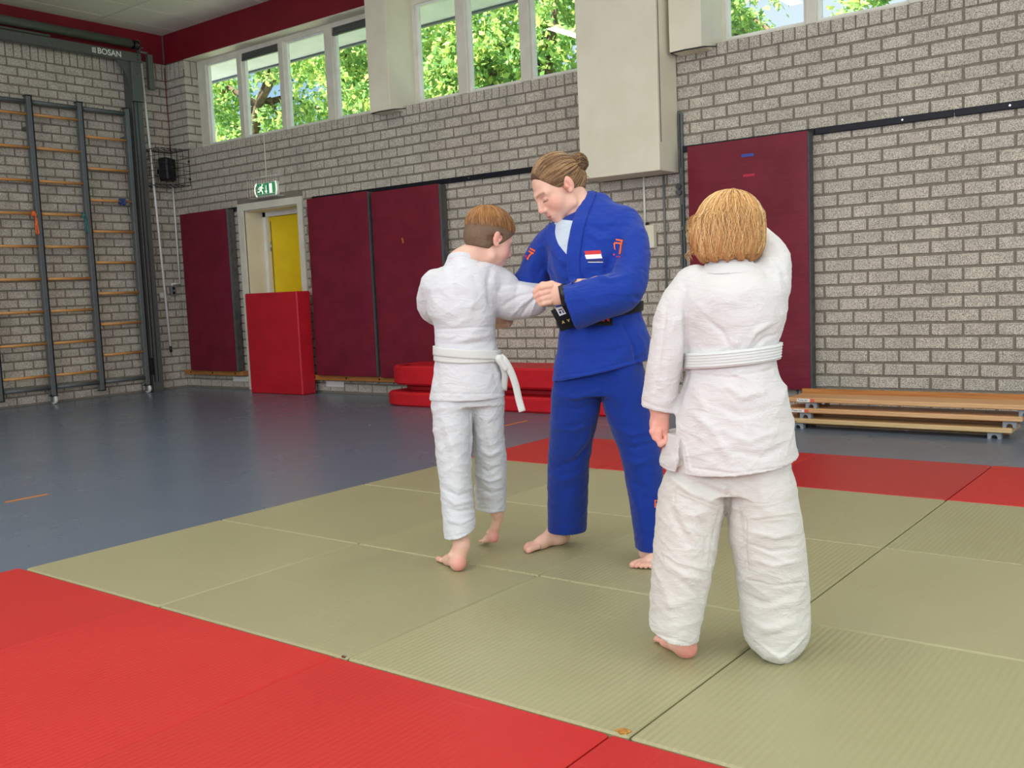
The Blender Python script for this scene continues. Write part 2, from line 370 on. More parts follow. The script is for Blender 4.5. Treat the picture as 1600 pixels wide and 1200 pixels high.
def lay_bricks(wall, items, to_world, rotz, covers, limit=300):
    """items: (uc, zc, w, h, kind). The largest in view become parts, the others one joined part"""
    sc = []
    for it in items:
        p = to_world(it[0], it[1]); q = project(p)
        dist = np.linalg.norm(np.array(p) - CAM)
        ok = -20 < q[0] < 1620 and -20 < q[1] < 1220 and not any(a < it[0] < b and c < it[1] < d for a, b, c, d in covers)
        sc.append((0 if ok else 1, dist))
    order = sorted(range(len(items)), key=lambda i: sc[i])
    vs, fs = [], []; n0 = 0
    for rank, i in enumerate(order):
        uc, zc, w, h, kind = items[i]
        src = FULL[i % 8] if kind == 0 else HEAD[i % 3]
        bw, bh = (BW - JT, BH - JT) if kind == 0 else (0.0975 - 0.014, 1.0)
        p = to_world(uc, zc)
        jit = random.uniform(-0.0012, 0.0012)
        if rank < limit and sc[i][0] == 0:
            o = bpy.data.objects.new('brick', src); COL.objects.link(o); o.parent = wall
            o.location = p; o.rotation_euler = (0, 0, rotz); o.scale = (w / bw, 1, h / bh)
        else:
            c, s = math.cos(rotz), math.sin(rotz)
            for v in src.vertices:
                x, y, z = v.co[0] * w / bw, v.co[1] + jit, v.co[2] * h / bh
                vs.append((p[0] + c * x - s * y, p[1] + s * x + c * y, p[2] + z))
            fs += [tuple(n0 + k for k in pl.vertices) for pl in src.polygons]
            n0 += len(src.vertices)
    if vs:
        me = bpy.data.meshes.new('brickwork'); me.from_pydata(vs, [], fs); me.update()
        o = link_mesh('brickwork', me, MATS['brick'], wall); o['kind'] = 'stuff'

R_BR = 0.009     # bricks stand proud of the mortar by this
DX0, DX1, DZ = -6.01, -4.985, 2.225
wb_ = MB()
yb0, yb1 = YW + R_BR, YW + 0.33
for a in ((XL - 0.2, DX0, FZ, DZ), (DX1, XR, FZ, DZ), (XL - 0.2, XR, DZ, 3.102), (XL - 0.2, -7.03 - R_BR, 3.102, 4.25), (XL - 0.2, XR, 4.26, ZC + 0.1)):
    wb_.box(a[0], a[1], yb0 if a[2] < 4.2 else YW + 0.2, yb1, a[2], a[3])
wall_back = struct('wall_back', wb_, 'mortar')
tag(wall_back, 'grey concrete brick wall under the high windows')
door_cut = (-6.125, -4.885, -0.1, 2.32)
items = [(*b, 0) for b in brick_list(XL, 4.6, FZ, 3.0, 1.468 - 40 * BW, [door_cut])]
u = XL + 0.006
while u < 4.6:                                       # rollaag: upright headers under the windows
    items.append((u + 0.0975 / 2, 3.0 + 0.051, 0.0975 - 0.013, 0.095, 1)); u += 0.0975
items += [(*b, 0) for b in brick_list(XL, -7.03, 3.102, 4.03, -7.03 - BW * 6, [])]
u = XL + 0.004
while u < -7.08:
    items.append((u + 0.0975 / 2, 4.14, 0.0975 - 0.02, 0.195, 1)); u += 0.0975
covers = [(-7.2, -6.1, 0.22, 2.25), (-4.7, -2.6, 0.2, 2.2), (-0.75, 0.05, 2.2, 3.2), (0.2, 1.25, 0.2, 2.2), (-6.1, -4.9, 0, 2.3)]
lay_bricks(wall_back, items, lambda a, z: (a, YW, z), 0.0, covers)
# the brick reveal beside the first window (faces +X)
rv = [(*b, 0) for b in brick_list(YW + 0.004, YW + 0.235, 3.102, 4.03, YW + 0.11, [])] + [(YW + 0.05 + 0.1 * k, 4.14, 0.085, 0.195, 1) for k in range(2)]
lay_bricks(wall_back, rv, lambda a, z: (-7.03, a, z), PI / 2, [], limit=40)

wall_left = struct('wall_left', MB().box(XL - 0.35, XL - R_BR, YF, YW + 0.33, FZ, ZC + 0.1), 'mortar')
tag(wall_left, 'grey concrete brick end wall behind the climbing frame')
items = [(*b, 0) for b in brick_list(1.0, YW, FZ, 4.035, 3.834 - 16 * BW, [])]
u = 1.0
while u < YW - 0.03:
    items.append((u + 0.0975 / 2, 4.145, 0.0975 - 0.016, 0.2, 1)); u += 0.0975
lay_bricks(wall_left, items, lambda a, z: (XL, a, z), PI / 2, [])

t1 = struct('trim_1', MB().box(XL, XR, YW - 0.005, YW + 0.2, 4.25, ZC), 'maroon_paint'); tag(t1, 'maroon fascia board above the high windows')
struct('soffit_strip', MB().box(-7.029, XR, YW + 0.001, YW + 0.2, 4.244, 4.2495), 'cream_paint', t1)
t2 = struct('trim_2', MB().box(XL - 0.02, XL + 0.006, YF, YW - 0.006, 4.255, ZC), 'maroon_paint'); tag(t2, 'maroon fascia board above the climbing frame wall')
struct('corner_bead', MB().box(XL + 0.0065, XL + 0.018, YW - 0.018, YW - 0.006, 4.256, ZC), 'grey_steel', t2)

ceil = struct('ceiling', MB().box(XL - 0.35, XR, YF, YW + 0.33, ZC + 0.016, ZC + 0.2), 'ceiling_grid'); tag(ceil, 'pale suspended tile ceiling')
tile = MB().box(0.006, 0.584, 0.006, 1.194, 0, 0.014, 0.004).mesh('ceiling_tile'); tile.materials.append(MATS['ceiling_tile'])
gx = -7.71; tl = []
while gx < XR - 0.6:
    gy = 4.935
    while gy > YF: gy -= 1.2
    gy += 1.2
    while gy < YW + 0.2:
        tl.append((gx, gy)); gy += 1.2
    gx += 0.59
stv, stf = [], []
for gx, gy in tl:
    cx, cy = gx + 0.3, min(gy + 0.6, YW)
    if cx < -3.2 and cy > 2.0:
        o = bpy.data.objects.new('ceiling_tile', tile); COL.objects.link(o); o.parent = ceil; o.location = (gx, gy, ZC)
        if gy + 1.2 > YW: o.scale = (1, (YW - gy) / 1.2, 1)
        if gx < XL: o.scale = ((gx + 0.59 - XL) / 0.59, o.scale[1], 1); o.location = (XL, gy, ZC)
    else:
        n = len(stv); stv += [(v.co[0] + gx, min(v.co[1] + gy, YW), v.co[2] + ZC) for v in tile.vertices]; stf += [tuple(n + k for k in p.vertices) for p in tile.polygons]
me = bpy.data.meshes.new('tile_field'); me.from_pydata(stv, [], stf); me.update()
o = link_mesh('tile_field', me, MATS['ceiling_tile'], ceil); o['kind'] = 'stuff'

# the two walls behind the photographer, with window bands that let the daylight in
wf = MB()
wf.box(XL, XR, YF - 0.25, YF, FZ, 1.6).box(XL, XR, YF - 0.25, YF, 4.1, ZC)
for xx in (XL, -4.6, 8.4): wf.box(xx, xx + 0.35 if xx > XL else -4.3, YF - 0.25, YF, 1.6, 4.1)
tag(struct('wall_front', wf, 'mortar'), 'brick long wall with a window band')
wr = MB().box(XR, XR + 0.25, YF, YW + 0.33, FZ, 1.6).box(XR, XR + 0.25, YF, YW + 0.33, 4.1, ZC).box(XR, XR + 0.25, 4.2, YW + 0.33, 1.6, 4.1).box(XR, XR + 0.25, YF, -5.2, 1.6, 4.1)
tag(struct('wall_right', wr, 'mortar'), 'brick end wall with a window band')

# ---- columns and the boxed-in duct
for k, (xa, xb) in enumerate(((-3.49, -3.19), (0.116, 0.416), (3.72, 4.02))):
    o = struct('trim_%d' % (3 + k), MB().box(xa, xb, 5.72, YW + 0.25, 3.05, ZC, 0.004), 'cream_paint')
    tag(o, ('cream square pillar between the four pane window and the next window', 'cream square pillar beside the duct casing', 'cream square pillar at the far end of the windows')[k])
    if k < 2:
        cx = (xa + xb) / 2
        MB().tube([(xa - 0.02, 5.9, 3.06), (xa + 0.01, 5.73, 3.045), (cx, 5.712, 3.045), (xb - 0.02, 5.712, 3.04), (xb + 0.01, 5.75, 3.05), (xb + 0.05, 5.9, 3.07)], 0.006, 6).build('cable', MATS['black_metal'], o)
duct = empty('duct_casing', (-0.32, 5.745, 2.06), 'tall cream boxed-in duct casing hanging on the brick wall', 'duct casing')
dm = MB(duct.location)
dm.box(-0.73, 0.075, 5.57, YW - 0.004, 2.06, ZC, 0.004)
dm.build('casing', MATS['cream_paint'], duct)
MB(duct.location).box(0.0755, 0.0765, 5.60, 5.615, 2.3, 4.6).build('panel_seam', MATS['grey_plastic'], duct)

# ---- windows
def window(idx, x0, x1, mull, label, vents=(), jamb=0.14):
    w = empty('window_%d' % idx, ((x0 + x1) / 2, YW + 0.25, 3.1)); w['kind'] = 'structure'; w['label'] = label
    og = w.location; ya, yb = YW + 0.20, YW + 0.28
    fr = MB(og).box(x0, x1, ya, yb, 3.1, 3.165, 0.004).box(x0, x1, ya, yb, 4.19, 4.285).box(x0, x0 + jamb, ya + 0.0015, yb, 3.164, 4.191).box(x1 - jamb, x1, ya + 0.0015, yb, 3.164, 4.191)
    fr.build('frame', MATS['window_paint'], w)
    for c, wd in mull: MB(og).box(c - wd / 2, c + wd / 2, ya - 0.012, yb + 0.01, 3.15, 4.20, 0.005).build('mullion', MATS['window_paint'], w)
    ed = [x0 + jamb] + [q for c, wd in mull for q in (c - wd / 2, c + wd / 2)] + [x1 - jamb]
    for k in range(0, len(ed), 2):
        a, b = ed[k], ed[k + 1]
        s = MB(og)
        ys0, ys1 = ya + 0.03, ya + 0.075; t = 0.028
        s.box(a, b, ys0, ys1, 3.16, 3.16 + t).box(a, b, ys0, ys1, 4.195 - t, 4.195).box(a, a + t, ys0, ys1, 3.16 + t, 4.195 - t).box(b - t, b, ys0, ys1, 3.16 + t, 4.195 - t)
        sash = s.build('sash', MATS['white_paint'], w)
        MB(og).box(a + t, b - t, ya + 0.05, ya + 0.054, 3.16 + t, 4.195 - t).build('pane', MATS['glass'], sash)
        if k // 2 in vents:
            v = MB(og)
            for q in range(4): v.box(a + 0.01, b - 0.01, ya - 0.004 + q * 0.004, ya + 0.03, 4.10 + q * 0.023, 4.118 + q * 0.023)
            v.build('ventilation_grille', MATS['dark_steel'], w)
    return w
window(1, -7.03, -3.45, [(-6.15, 0.09), (-5.345, 0.09), (-4.505, 0.13)], 'four pane high window in cream frame beside the climbing frame wall', (1, 3), 0.17)
window(2, -3.20, 0.14, [(-2.505, 0.13), (-1.69, 0.12), (-0.86, 0.12)], 'high window in cream frame between pillar and duct casing', (), 0.05)
window(3, 0.38, 3.75, [(1.2, 0.09), (2.03, 0.12), (2.86, 0.1)], 'high window in cream frame showing pale sky', (), 0.06)

# ---- door behind the red pad
d1 = empty('door_1', ((DX0 + DX1) / 2, YW + 0.1, FZ)); d1['kind'] = 'structure'; d1['label'] = 'yellow door set deep in a cream frame'
og = d1.location
MB(og).box(-6.115, -6.01, YW - 0.012, YW + 0.02, FZ, 2.225).box(-4.985, -4.895, YW - 0.012, YW + 0.02, FZ, 2.225).box(-6.115, -4.895, YW - 0.012, YW + 0.02, 2.225, 2.31).build('architrave', MATS['window_paint'], d1)
MB(og).box(-6.012, -6.0, YW + 0.02, YW + 0.30, FZ, 2.225).build('reveal_panel', MATS['cream_paint'], d1)
MB(og).box(-4.995, -4.983, YW + 0.02, YW + 0.30, FZ, 2.225).build('reveal_panel', MATS['cream_paint'], d1)
MB(og).box(-6.0, -4.995, YW + 0.02, YW + 0.30, 2.213, 2.225).build('reveal_panel', MATS['cream_paint'], d1)
MB(og).box(-6.0, -5.945, YW + 0.285, YW + 0.36, FZ, 2.213).box(-6.0, -4.995, YW + 0.285, YW + 0.36, 2.155, 2.225).box(-5.05, -4.995, YW + 0.285, YW + 0.36, FZ, 2.213).build('door_frame', MATS['white_paint'], d1)
lf = MB(og).box(-5.94, -5.055, YW + 0.335, YW + 0.375, FZ + 0.01, 2.15).build('door_leaf', MATS['yellow_paint'], d1)
MB(og).box(-5.915, -5.905, YW + 0.328, YW + 0.335, 0.2, 2.1).build('edge_strip', MATS['grey_steel'], lf)
MB(og).tube([(-5.915, YW + 0.322, 1.72), (-5.915, YW + 0.322, 1.84)], 0.011, 8).build('hinge', MATS['bolt'], lf)
MB(og).box(XL, -4.5, YW + 0.38, YW + 0.5, FZ - 0.1, 2.5).build('backing', MATS['mortar'], d1)

# ---- outside: eave, lawn, trees
ev = struct('eave', MB().box(-9.5, 12, YW + 0.33, 7.1, 4.30, 4.42), 'soffit'); tag(ev, 'white roof eave outside the high windows')
struct('eave_edge', MB().box(-9.5, 12, 7.1, 7.15, 4.275, 4.62), 'eave_edge', ev)
tag(struct('roof', MB().box(-9.5, 12, YF - 1.2, 7.15, 4.84, 4.9), 'eave_edge'), 'flat roof deck over the hall')
tag(struct('lawn', MB().box(-60, 60, 11.0, 80, -0.4, -0.3), 'grass'), 'green lawn outside the hall')
mat('bounce_ground', srgb(206, 202, 194), 0.9, noise=(2, 4), color2=srgb(190, 186, 178))
tag(struct('bounce_ground', MB().box(-60, 60, YW + 0.5, 11.0, -0.4, -0.29), 'bounce_ground'), 'added pale ground out of view that bounces light onto the eave')  # pale strip added out of view to bounce sunlight up to the soffit
def leaf_extra(m, nt, bs, t):
    g = N(nt, 'ShaderNodeNewGeometry'); r = N(nt, 'ShaderNodeValToRGB'); e = r.color_ramp.elements
    e[0].position = 0.0; e[0].color = (*srgb(110, 152, 92), 1); e[1].position = 1.0; e[1].color = (*srgb(234, 236, 140), 1)
    for p, c in ((0.35, srgb(152, 190, 116)), (0.7, srgb(192, 216, 126))): q = e.new(p); q.color = (*c, 1)
    nt.links.new(g.outputs['Random Per Island'], r.inputs['Fac']); nt.links.new(r.outputs['Color'], bs.inputs['Base Color'])
    tr = N(nt, 'ShaderNodeBsdfTranslucent'); nt.links.new(r.outputs['Color'], tr.inputs['Color'])
    mx = N(nt, 'ShaderNodeMixShader', Fac=0.6); out = nt.nodes['Material Output']
    nt.links.new(bs.outputs['BSDF'], mx.inputs[1]); nt.links.new(tr.outputs['BSDF'], mx.inputs[2]); nt.links.new(mx.outputs['Shader'], out.inputs['Surface'])
mat('leaf', srgb(110, 160, 66), 0.5, extra=leaf_extra)
def tree(name, base, blobs, nleaf, leafsize, label, trunk, group='trees outside the windows'):
    root = empty(name, base, label, 'tree', group)
    b = Vector(base)
    MB(base).tube([Vector(p) for p in trunk], [0.26 - 0.225 * k / (len(trunk) - 1) for k in range(len(trunk))], 10).build('trunk', MATS['bark'], root)
    for (c, r) in blobs:
        s = Vector(trunk[-2]); e = Vector(c); mid = (s + e) / 2 + Vector((random.uniform(-.3, .3), random.uniform(-.3, .3), 0.3))
        MB(base).tube([s, mid, e], [0.1, 0.06, 0.02], 6).build('branch', MATS['bark'], root)
    tot = sum(r[0] * r[1] * r[2] for c, r in blobs)
    vs = []
    for c, r in blobs:
        n = int(nleaf * r[0] * r[1] * r[2] / tot)
        d = RNG.normal(size=(n, 3)); d /= np.linalg.norm(d, axis=1)[:, None]
        rad = RNG.random(n) ** 0.45
        p = np.array(c) + d * rad[:, None] * np.array(r)
        # twig clustering
        p += 0.18 * np.sin(p[:, [1, 2, 0]] * 5.1) + 0.1 * np.sin(p[:, [2, 0, 1]] * 11.7)
        a = RNG.normal(size=(n, 3)); a /= np.linalg.norm(a, axis=1)[:, None]
        u = np.cross(a, RNG.normal(size=(n, 3))); u /= np.linalg.norm(u, axis=1)[:, None]
        s = leafsize * RNG.uniform(0.6, 1.25, n)[:, None]
        nn = np.cross(a, u)
        q = np.stack([p - a * s, p + u * s * 0.55 + nn * s * 0.15, p + a * s, p - u * s * 0.55 + nn * s * 0.15], 1)
        vs.append(q.reshape(-1, 3))
    v = np.concatenate(vs) - np.array(base); nq = len(v) // 4
    me = bpy.data.meshes.new('foliage'); me.vertices.add(len(v)); me.vertices.foreach_set('co', v.ravel().astype(np.float32))
    me.loops.add(nq * 4); me.loops.foreach_set('vertex_index', np.arange(nq * 4, dtype=np.int32))
    me.polygons.add(nq); me.polygons.foreach_set('loop_start', np.arange(0, nq * 4, 4, dtype=np.int32)); me.update()
    o = link_mesh('foliage', me, MATS['leaf'], root); o['kind'] = 'stuff'
def pb(px, py, Y, r): return (tuple(pixpoint(px, py, 1, Y)), r)
tree('leafy_tree', (-13.2, 13.0, -0.3), [pb(345, 150, 13, (.75, .9, .75)), pb(420, 85, 13.2, (.9, .9, .7)), pb(490, 75, 12.6, (1.0, 1, .85)), pb(355, 215, 12.8, (.8, .8, .5)), pb(440, 190, 13.4, (.8, .9, .45)), pb(500, 170, 13.6, (.8, .7, .4))],
     9000, 0.075, 'leafy green tree with curved trunk outside the four pane window', [(-13.2, 13, -.3), (-13.1, 13, 2), tuple(pixpoint(396, 215, 1, 13)), tuple(pixpoint(403, 165, 1, 13)), tuple(pixpoint(425, 130, 1, 13))])
tree('leafy_tree', (-9.6, 11.6, -0.3), [pb(560, 60, 11.6, (.95, .9, .9)), pb(590, 140, 11.6, (.8, .8, .8)), pb(530, 120, 11.8, (.6, .7, .6))],
     6500, 0.07, 'yellow green tree outside the window panes next to the pillar', [(-9.6, 11.6, -.3), (-9.5, 11.6, 2.5), tuple(pixpoint(520, 190, 1, 11.6)), tuple(pixpoint(535, 110, 1, 11.6))])
tree('leafy_tree', (-7.6, 14.8, -0.3), [pb(690, 70, 14.8, (1.3, 1, 1.05)), pb(760, 60, 14.6, (1.4, 1, 1.15)), pb(830, 90, 14.8, (1.4, 1, 1.05)), pb(700, 150, 14.4, (1.3, .8, .7)), pb(780, 130, 15, (1.4, .8, .7)), pb(870, 20, 15.2, (1.0, .9, .8)), pb(650, 120, 15, (.95, .8, .95))],
     16000, 0.085, 'dense bright green tree outside the window beside the duct casing', [(-7.6, 14.8, -.3), (-7.5, 14.8, 3), (-7.5, 14.8, 5.4), (-7.2, 14.8, 6.8)])
tree('leafy_tree', (-1.2, 14.5, -0.3), [pb(1140, 45, 14.5, (.55, .6, .45)), pb(1165, 20, 14.5, (.5, .5, .4)), pb(1130, 5, 14.5, (.4, .5, .5))],
     2200, 0.065, 'small tree top against pale sky outside the last window', [(-1.2, 14.5, -.3), (-1.2, 14.5, 3), (-1.15, 14.5, 5.5)])
tree('leafy_tree', (2.2, 12.0, -0.3), [pb(1365, -18, 12, (.5, .5, .25)), pb(1240, -40, 12, (.4, .4, .3)), pb(1420, -40, 12, (.8, .6, .35))],
     1500, 0.06, 'overhanging twigs with sparse leaves outside the last window', [(2.2, 12, -.3), (2.2, 12, 4), (2.1, 12, 6.9)])

# ---- ceiling strip lights (their reflections show in the window panes)
lamp_body = MB().box(-0.75, 0.75, -0.09, 0.09, 0.0, 0.06, 0.01).mesh('lamp_body'); lamp_body.materials.append(MATS['white_plastic'])
lamp_tube = MB().tube([(-0.72, 0, -0.016), (0.72, 0, -0.016)], 0.016, 8).mesh('lamp_tube'); lamp_tube.materials.append(MATS['lamp_glow'])
lamp_end = MB().box(-0.02, 0.02, -0.09, 0.09, -0.04, 0.0).mesh('lamp_end'); lamp_end.materials.append(MATS['white_plastic'])
for x in (-3.4, -0.6, 2.2, 5.0, 7.8):
    for y in (-5.0, -2.4, 0.2, 2.6):
        L = empty('strip_light', (x, y, ZC - 0.062), 'twin tube strip light fixed under the tile ceiling', 'ceiling light', 'strip lights in rows on the ceiling', PI / 2)
        for nm, me, lc in (('housing', lamp_body, (0, 0, 0)), ('tube', lamp_tube, (0, 0.04, 0)), ('tube', lamp_tube, (0, -0.04, 0)), ('end_cap', lamp_end, (0.74, 0, 0)), ('end_cap', lamp_end, (-0.74, 0, 0))): link_mesh(nm, me, None, L, lc)
        d = bpy.data.lights.new('strip_light_glow', 'AREA'); d.shape = 'RECTANGLE'; d.size = 1.4; d.size_y = 0.16; d.energy = LAMP; d.color = (1.0, 0.95, 0.86)
        lo = bpy.data.objects.new('strip_light_glow', d); COL.objects.link(lo); lo.parent = L; lo.location = (0, 0, -0.045)

# ================================================================== judo mats
def mat_tile(i, j, m, label, group, w=1.0, dx=0.0, top=0.0):
    o = MB((i + 0.5, j + 0.5, FZ)).box(i + dx + 0.003, i + dx + w - 0.003, j + 0.003, j + 0.997, FZ, top, 0.006).build('judo_mat', MATS[m], None, (i + 0.5, j + 0.5, FZ))
    return tag(o, label, 'judo mat', group)
smooth = {(0, 0), (0, 1), (1, 0), (0, 2), (3, 1), (1, 2), (2, 2)}
OL = {(0, 0): 'smooth olive judo mat at the corner of the open floor and the red border', (1, 0): 'smooth olive judo mat with a small metal corner clip, under the first child',
      (2, 0): 'ribbed olive judo mat with a torn corner showing yellow foam', (3, 0): 'ribbed olive judo mat under the trouser-covered foot of the blond child',
      (0, 1): 'smooth olive judo mat along the open floor between two other edge mats', (1, 1): 'ribbed olive judo mat under the raised heel and the leading foot of the adult',
      (2, 1): 'ribbed olive judo mat under the rear foot of the adult', (3, 1): 'smooth scuffed olive judo mat next to the ribbed mat of the blond child',
      (0, 2): 'smooth olive judo mat at the corner of the open floor and the wall-side red row', (1, 2): 'smooth olive judo mat behind the adult, touching the wall-side red row',
      (2, 2): 'smooth olive judo mat in front of the darker red mat', (3, 2): 'ribbed olive judo mat in front of the ribbed bright red mat by the benches'}
for j in range(3):
    for i in range(5):
        sm = (i, j) in smooth
        o = mat_tile(i, j, 'tatami_olive_smooth' if sm else 'tatami_olive', OL.get((i, j), 'olive judo mat in the last column beyond the scuffed mat'), 'olive judo mats', top=random.uniform(-0.001, 0.0))
        if (i, j) == (2, 0):
            q = MB(o.location)
            q.prism([(2.955, 0.012), (2.975, 0.006), (2.99, 0.012), (2.992, 0.03), (2.978, 0.036), (2.962, 0.03)], 'z', -0.004, 0.0025)
            q.build('torn_corner', MATS['foam_yellow'], o)
            MB(o.location).prism([(2.965, 0.014), (2.985, 0.016), (2.982, 0.026), (2.968, 0.026)], 'z', 0.0, 0.0034).build('foam_hole', MATS['ledge_wood'], o)
        if (i, j) == (1, 0):
            MB(o.location).box(1.975, 1.99, 0.004, 0.012, -0.003, 0.0018).build('corner_clip', MATS['bolt'], o)
RN = ['red judo mat at the corner of the open floor', 'red judo mat bordering the smooth olive mat with the clip', 'red judo mat bordering the olive mat with the torn corner', 'red judo mat bordering the ribbed mat of the blond child', 'red judo mat bordering the last olive column']
RF = ['red judo mat of the wall-side row at the open floor corner', 'red judo mat of the wall-side row behind the adult', 'darker smooth red judo mat in front of the stacked benches', 'bright red ribbed judo mat beside the darker red mat', 'red judo mat of the wall-side row in the last column']
for i in range(5):
    mat_tile(i, -1, 'tatami_red', RN[i], 'red judo mats', 1.0, -0.05, top=-0.003)
    mat_tile(i, -2, 'tatami_red', 'red judo mat in the outer red row at the photographer', 'red judo mats', 1.0, -0.05, top=-0.003)
    mat_tile(i, 3, 'tatami_red_dark' if i == 2 else 'tatami_red', RF[i], 'red judo mats')

# ================================================================== the climbing frame wall
XF = -7.28
cf = empty('climbing_frame', (XF, 4.6, FZ), 'grey steel climbing frame with wooden rungs standing off the brick wall', 'climbing frame')
og = cf.location
posts = (2.705, 3.33, 3.955, 4.575, 5.205)
for k, y in enumerate(posts):
    p = MB(og).box(XF - 0.045, XF + 0.03, y - 0.03, y + 0.022, 0.075, 3.575, 0.004).build('post', MATS['grey_steel'], cf)
    MB(og).box(XF - 0.04, XF + 0.031, y + 0.0225, y + 0.034, 0.08, 3.57).build('guide_strip', MATS['black_metal'], p)
    MB(og).box(XF - 0.05, XF + 0.036, y - 0.036, y + 0.036, 3.572, 3.585).build('end_cap', MATS['black_metal'], p)
    MB(og).box(XF - 0.05, XF + 0.036, y - 0.036, y + 0.036, 0.068, 0.08).build('end_cap', MATS['black_metal'], p)
    if k in (2, 4):
        MB(og).tube([(XF, y - 0.012, 0.03), (XF, y + 0.022, 0.03)], 0.054, 16).build('wheel', MATS['white_plastic'], cf)
        MB(og).box(XF - 0.02, XF + 0.02, y - 0.03, y - 0.016, 0.0, 0.09).build('wheel_fork', MATS['grey_steel'], cf)
rung = MB().tube([(0, -0.29, 0), (0, 0.28, 0)], 0.0175, 10).mesh('rung'); rung.materials.append(MATS['rung_wood'])
for b in range(4):
    yc = (posts[b] + posts[b + 1]) / 2
    zs = [0.317 + 0.3815 * k for k in range(9)] if b < 3 else [0.508 + 0.3815 * k for k in range(8)]
    for z in zs:
        o = bpy.data.objects.new('rung', rung); COL.objects.link(o); o.parent = cf; o.location = Vector((XF, yc, z)) - og
    for z, r in ((3.515, 0.026), (0.175, 0.026)):
        MB(og).tube([(XF - 0.012, posts[b] + 0.02, z), (XF - 0.012, posts[b + 1] - 0.025, z)], r, 10).build('cross_rail', MATS['grey_steel'], cf)
for y in (2.705, 3.955, 5.205):
    MB(og).box(XL, XF - 0.04, y - 0.012, y + 0.012, 3.2, 3.24).build('wall_bracket', MATS['dark_steel'], cf)

gt = empty('steel_gantry', (XF, 5.37, FZ), 'dark grey steel gantry with lettered top beam over the climbing frame', 'gantry'); og = gt.location
MB(og).box(XF - 0.05, XF + 0.04, 1.2, 5.45, 4.17, 4.285, 0.006).build('beam', MATS['dark_steel'], gt)
MB(og).tube([(XF + 0.02, 1.2, 4.395), (XF + 0.02, 5.33, 4.395)], 0.052, 16).build('roller_tube', MATS['dark_steel'], gt)
MB(og).tube([(XF - 0.02, 1.2, 4.318), (XF - 0.02, 4.3, 4.318)], 0.016, 8).build('pull_rod', MATS['grey_plastic'], gt)
hub = MB(og).tube([(XF + 0.02, 5.33, 4.39), (XF + 0.02, 5.36, 4.39)], 0.045, 14).tube([(XF + 0.02, 5.36, 4.385), (XF + 0.02, 5.42, 4.385)], 0.056, 14).build('roller_hub', MATS['black_metal'], gt)
for dy, dz in ((5.39, 4.435), (5.40, 4.375), (5.45, 4.35)): MB(og).tube([(XF + 0.06, dy, dz), (XF + 0.082, dy, dz)], 0.010, 8).build('bolt', MATS['bolt'], gt)
MB(og).box(XF - 0.02, XF + 0.05, 5.425, 5.44, 4.286, 4.45).build('bearing_plate', MATS['dark_steel'], gt)
MB(og).tube([(XF, 5.44, 4.315), (XF, 5.56, 4.315)], 0.017, 8).build('shaft', MATS['grey_plastic'], gt)
MB(og).box(XF - 0.04, XF + 0.03, 5.555, 5.625, 3.86, 4.30, 0.006).build('gear_box', MATS['dark_steel'], gt)
MB(og).box(XL + 0.002, XF - 0.005, 5.30, 5.445, FZ, 4.17, 0.005).build('upright', MATS['dark_steel'], gt)
MB(og).box(XF - 0.005, XF + 0.05, 5.29, 5.43, 3.68, 4.17, 0.005).build('upper_sleeve', MATS['dark_steel'], gt)
MB(og).box(XF - 0.006, XF + 0.001, 5.365, 5.372, 0.1, 3.68).box(XF - 0.006, XF + 0.001, 5.312, 5.322, 0.1, 3.68).build('channel_edge', MATS['black_metal'], gt)
MB(og).prism([(5.11, 4.17), (5.29, 4.17), (5.29, 3.86), (5.262, 3.9), (5.25, 4.0)], 'x', XF - 0.01, XF + 0.01).build('gusset', MATS['dark_steel'], gt)
MB(og).box(XL + 0.003, XF + 0.02, 5.285, 5.31, 0.2, 0.42).build('latch', MATS['black_metal'], gt)
for a in ((5.40, 4.255), (5.40, 4.20), (5.37, 4.12), (5.37, 4.02)):
    MB(og).tube([(XF + 0.036, a[0], a[1]), (XF + 0.053, a[0], a[1])], 0.007, 8).build('bolt', MATS['black_metal'], gt)

def text(s, size, origin, xdir, ydir, m, parent, name='lettering', extrude=0.0006, align='LEFT', bold=False):
    c = bpy.data.curves.new(name, 'FONT'); c.body = s; c.size = size; c.extrude = extrude; c.align_x = align
    if bold: c.offset = size * 0.018
    tmp = bpy.data.objects.new('tmp_text', c); COL.objects.link(tmp)
    dg = bpy.context.evaluated_depsgraph_get(); me = bpy.data.meshes.new_from_object(tmp.evaluated_get(dg))
    bpy.data.objects.remove(tmp)
    me.materials.clear(); me.materials.append(MATS[m])
    o = bpy.data.objects.new(name, me); COL.objects.link(o)
    x = Vector(xdir).normalized(); y = Vector(ydir); y = (y - x * y.dot(x)).normalized(); z = x.cross(y)
    Mx = Matrix.Identity(4)
    for r in range(3): Mx[r][0] = x[r]; Mx[r][1] = y[r]; Mx[r][2] = z[r]; Mx[r][3] = origin[r]
    if parent is not None:
        o.parent = parent; pm = Matrix.LocRotScale(parent.location, parent.rotation_euler, parent.scale) if parent.parent is None else (Matrix.LocRotScale(parent.parent.location, parent.parent.rotation_euler, None) @ parent.matrix_local)
        o.matrix_local = pm.inverted() @ Mx
    else: o.matrix_world = Mx
    return o
mat('letter_white', srgb(228, 228, 222), 0.5)
text('BOSAN', 0.098, (XF + 0.041, 4.852, 4.197), (0, 1, 0), (0, 0, 1), 'letter_white', gt, bold=True)
lg = MB(og)
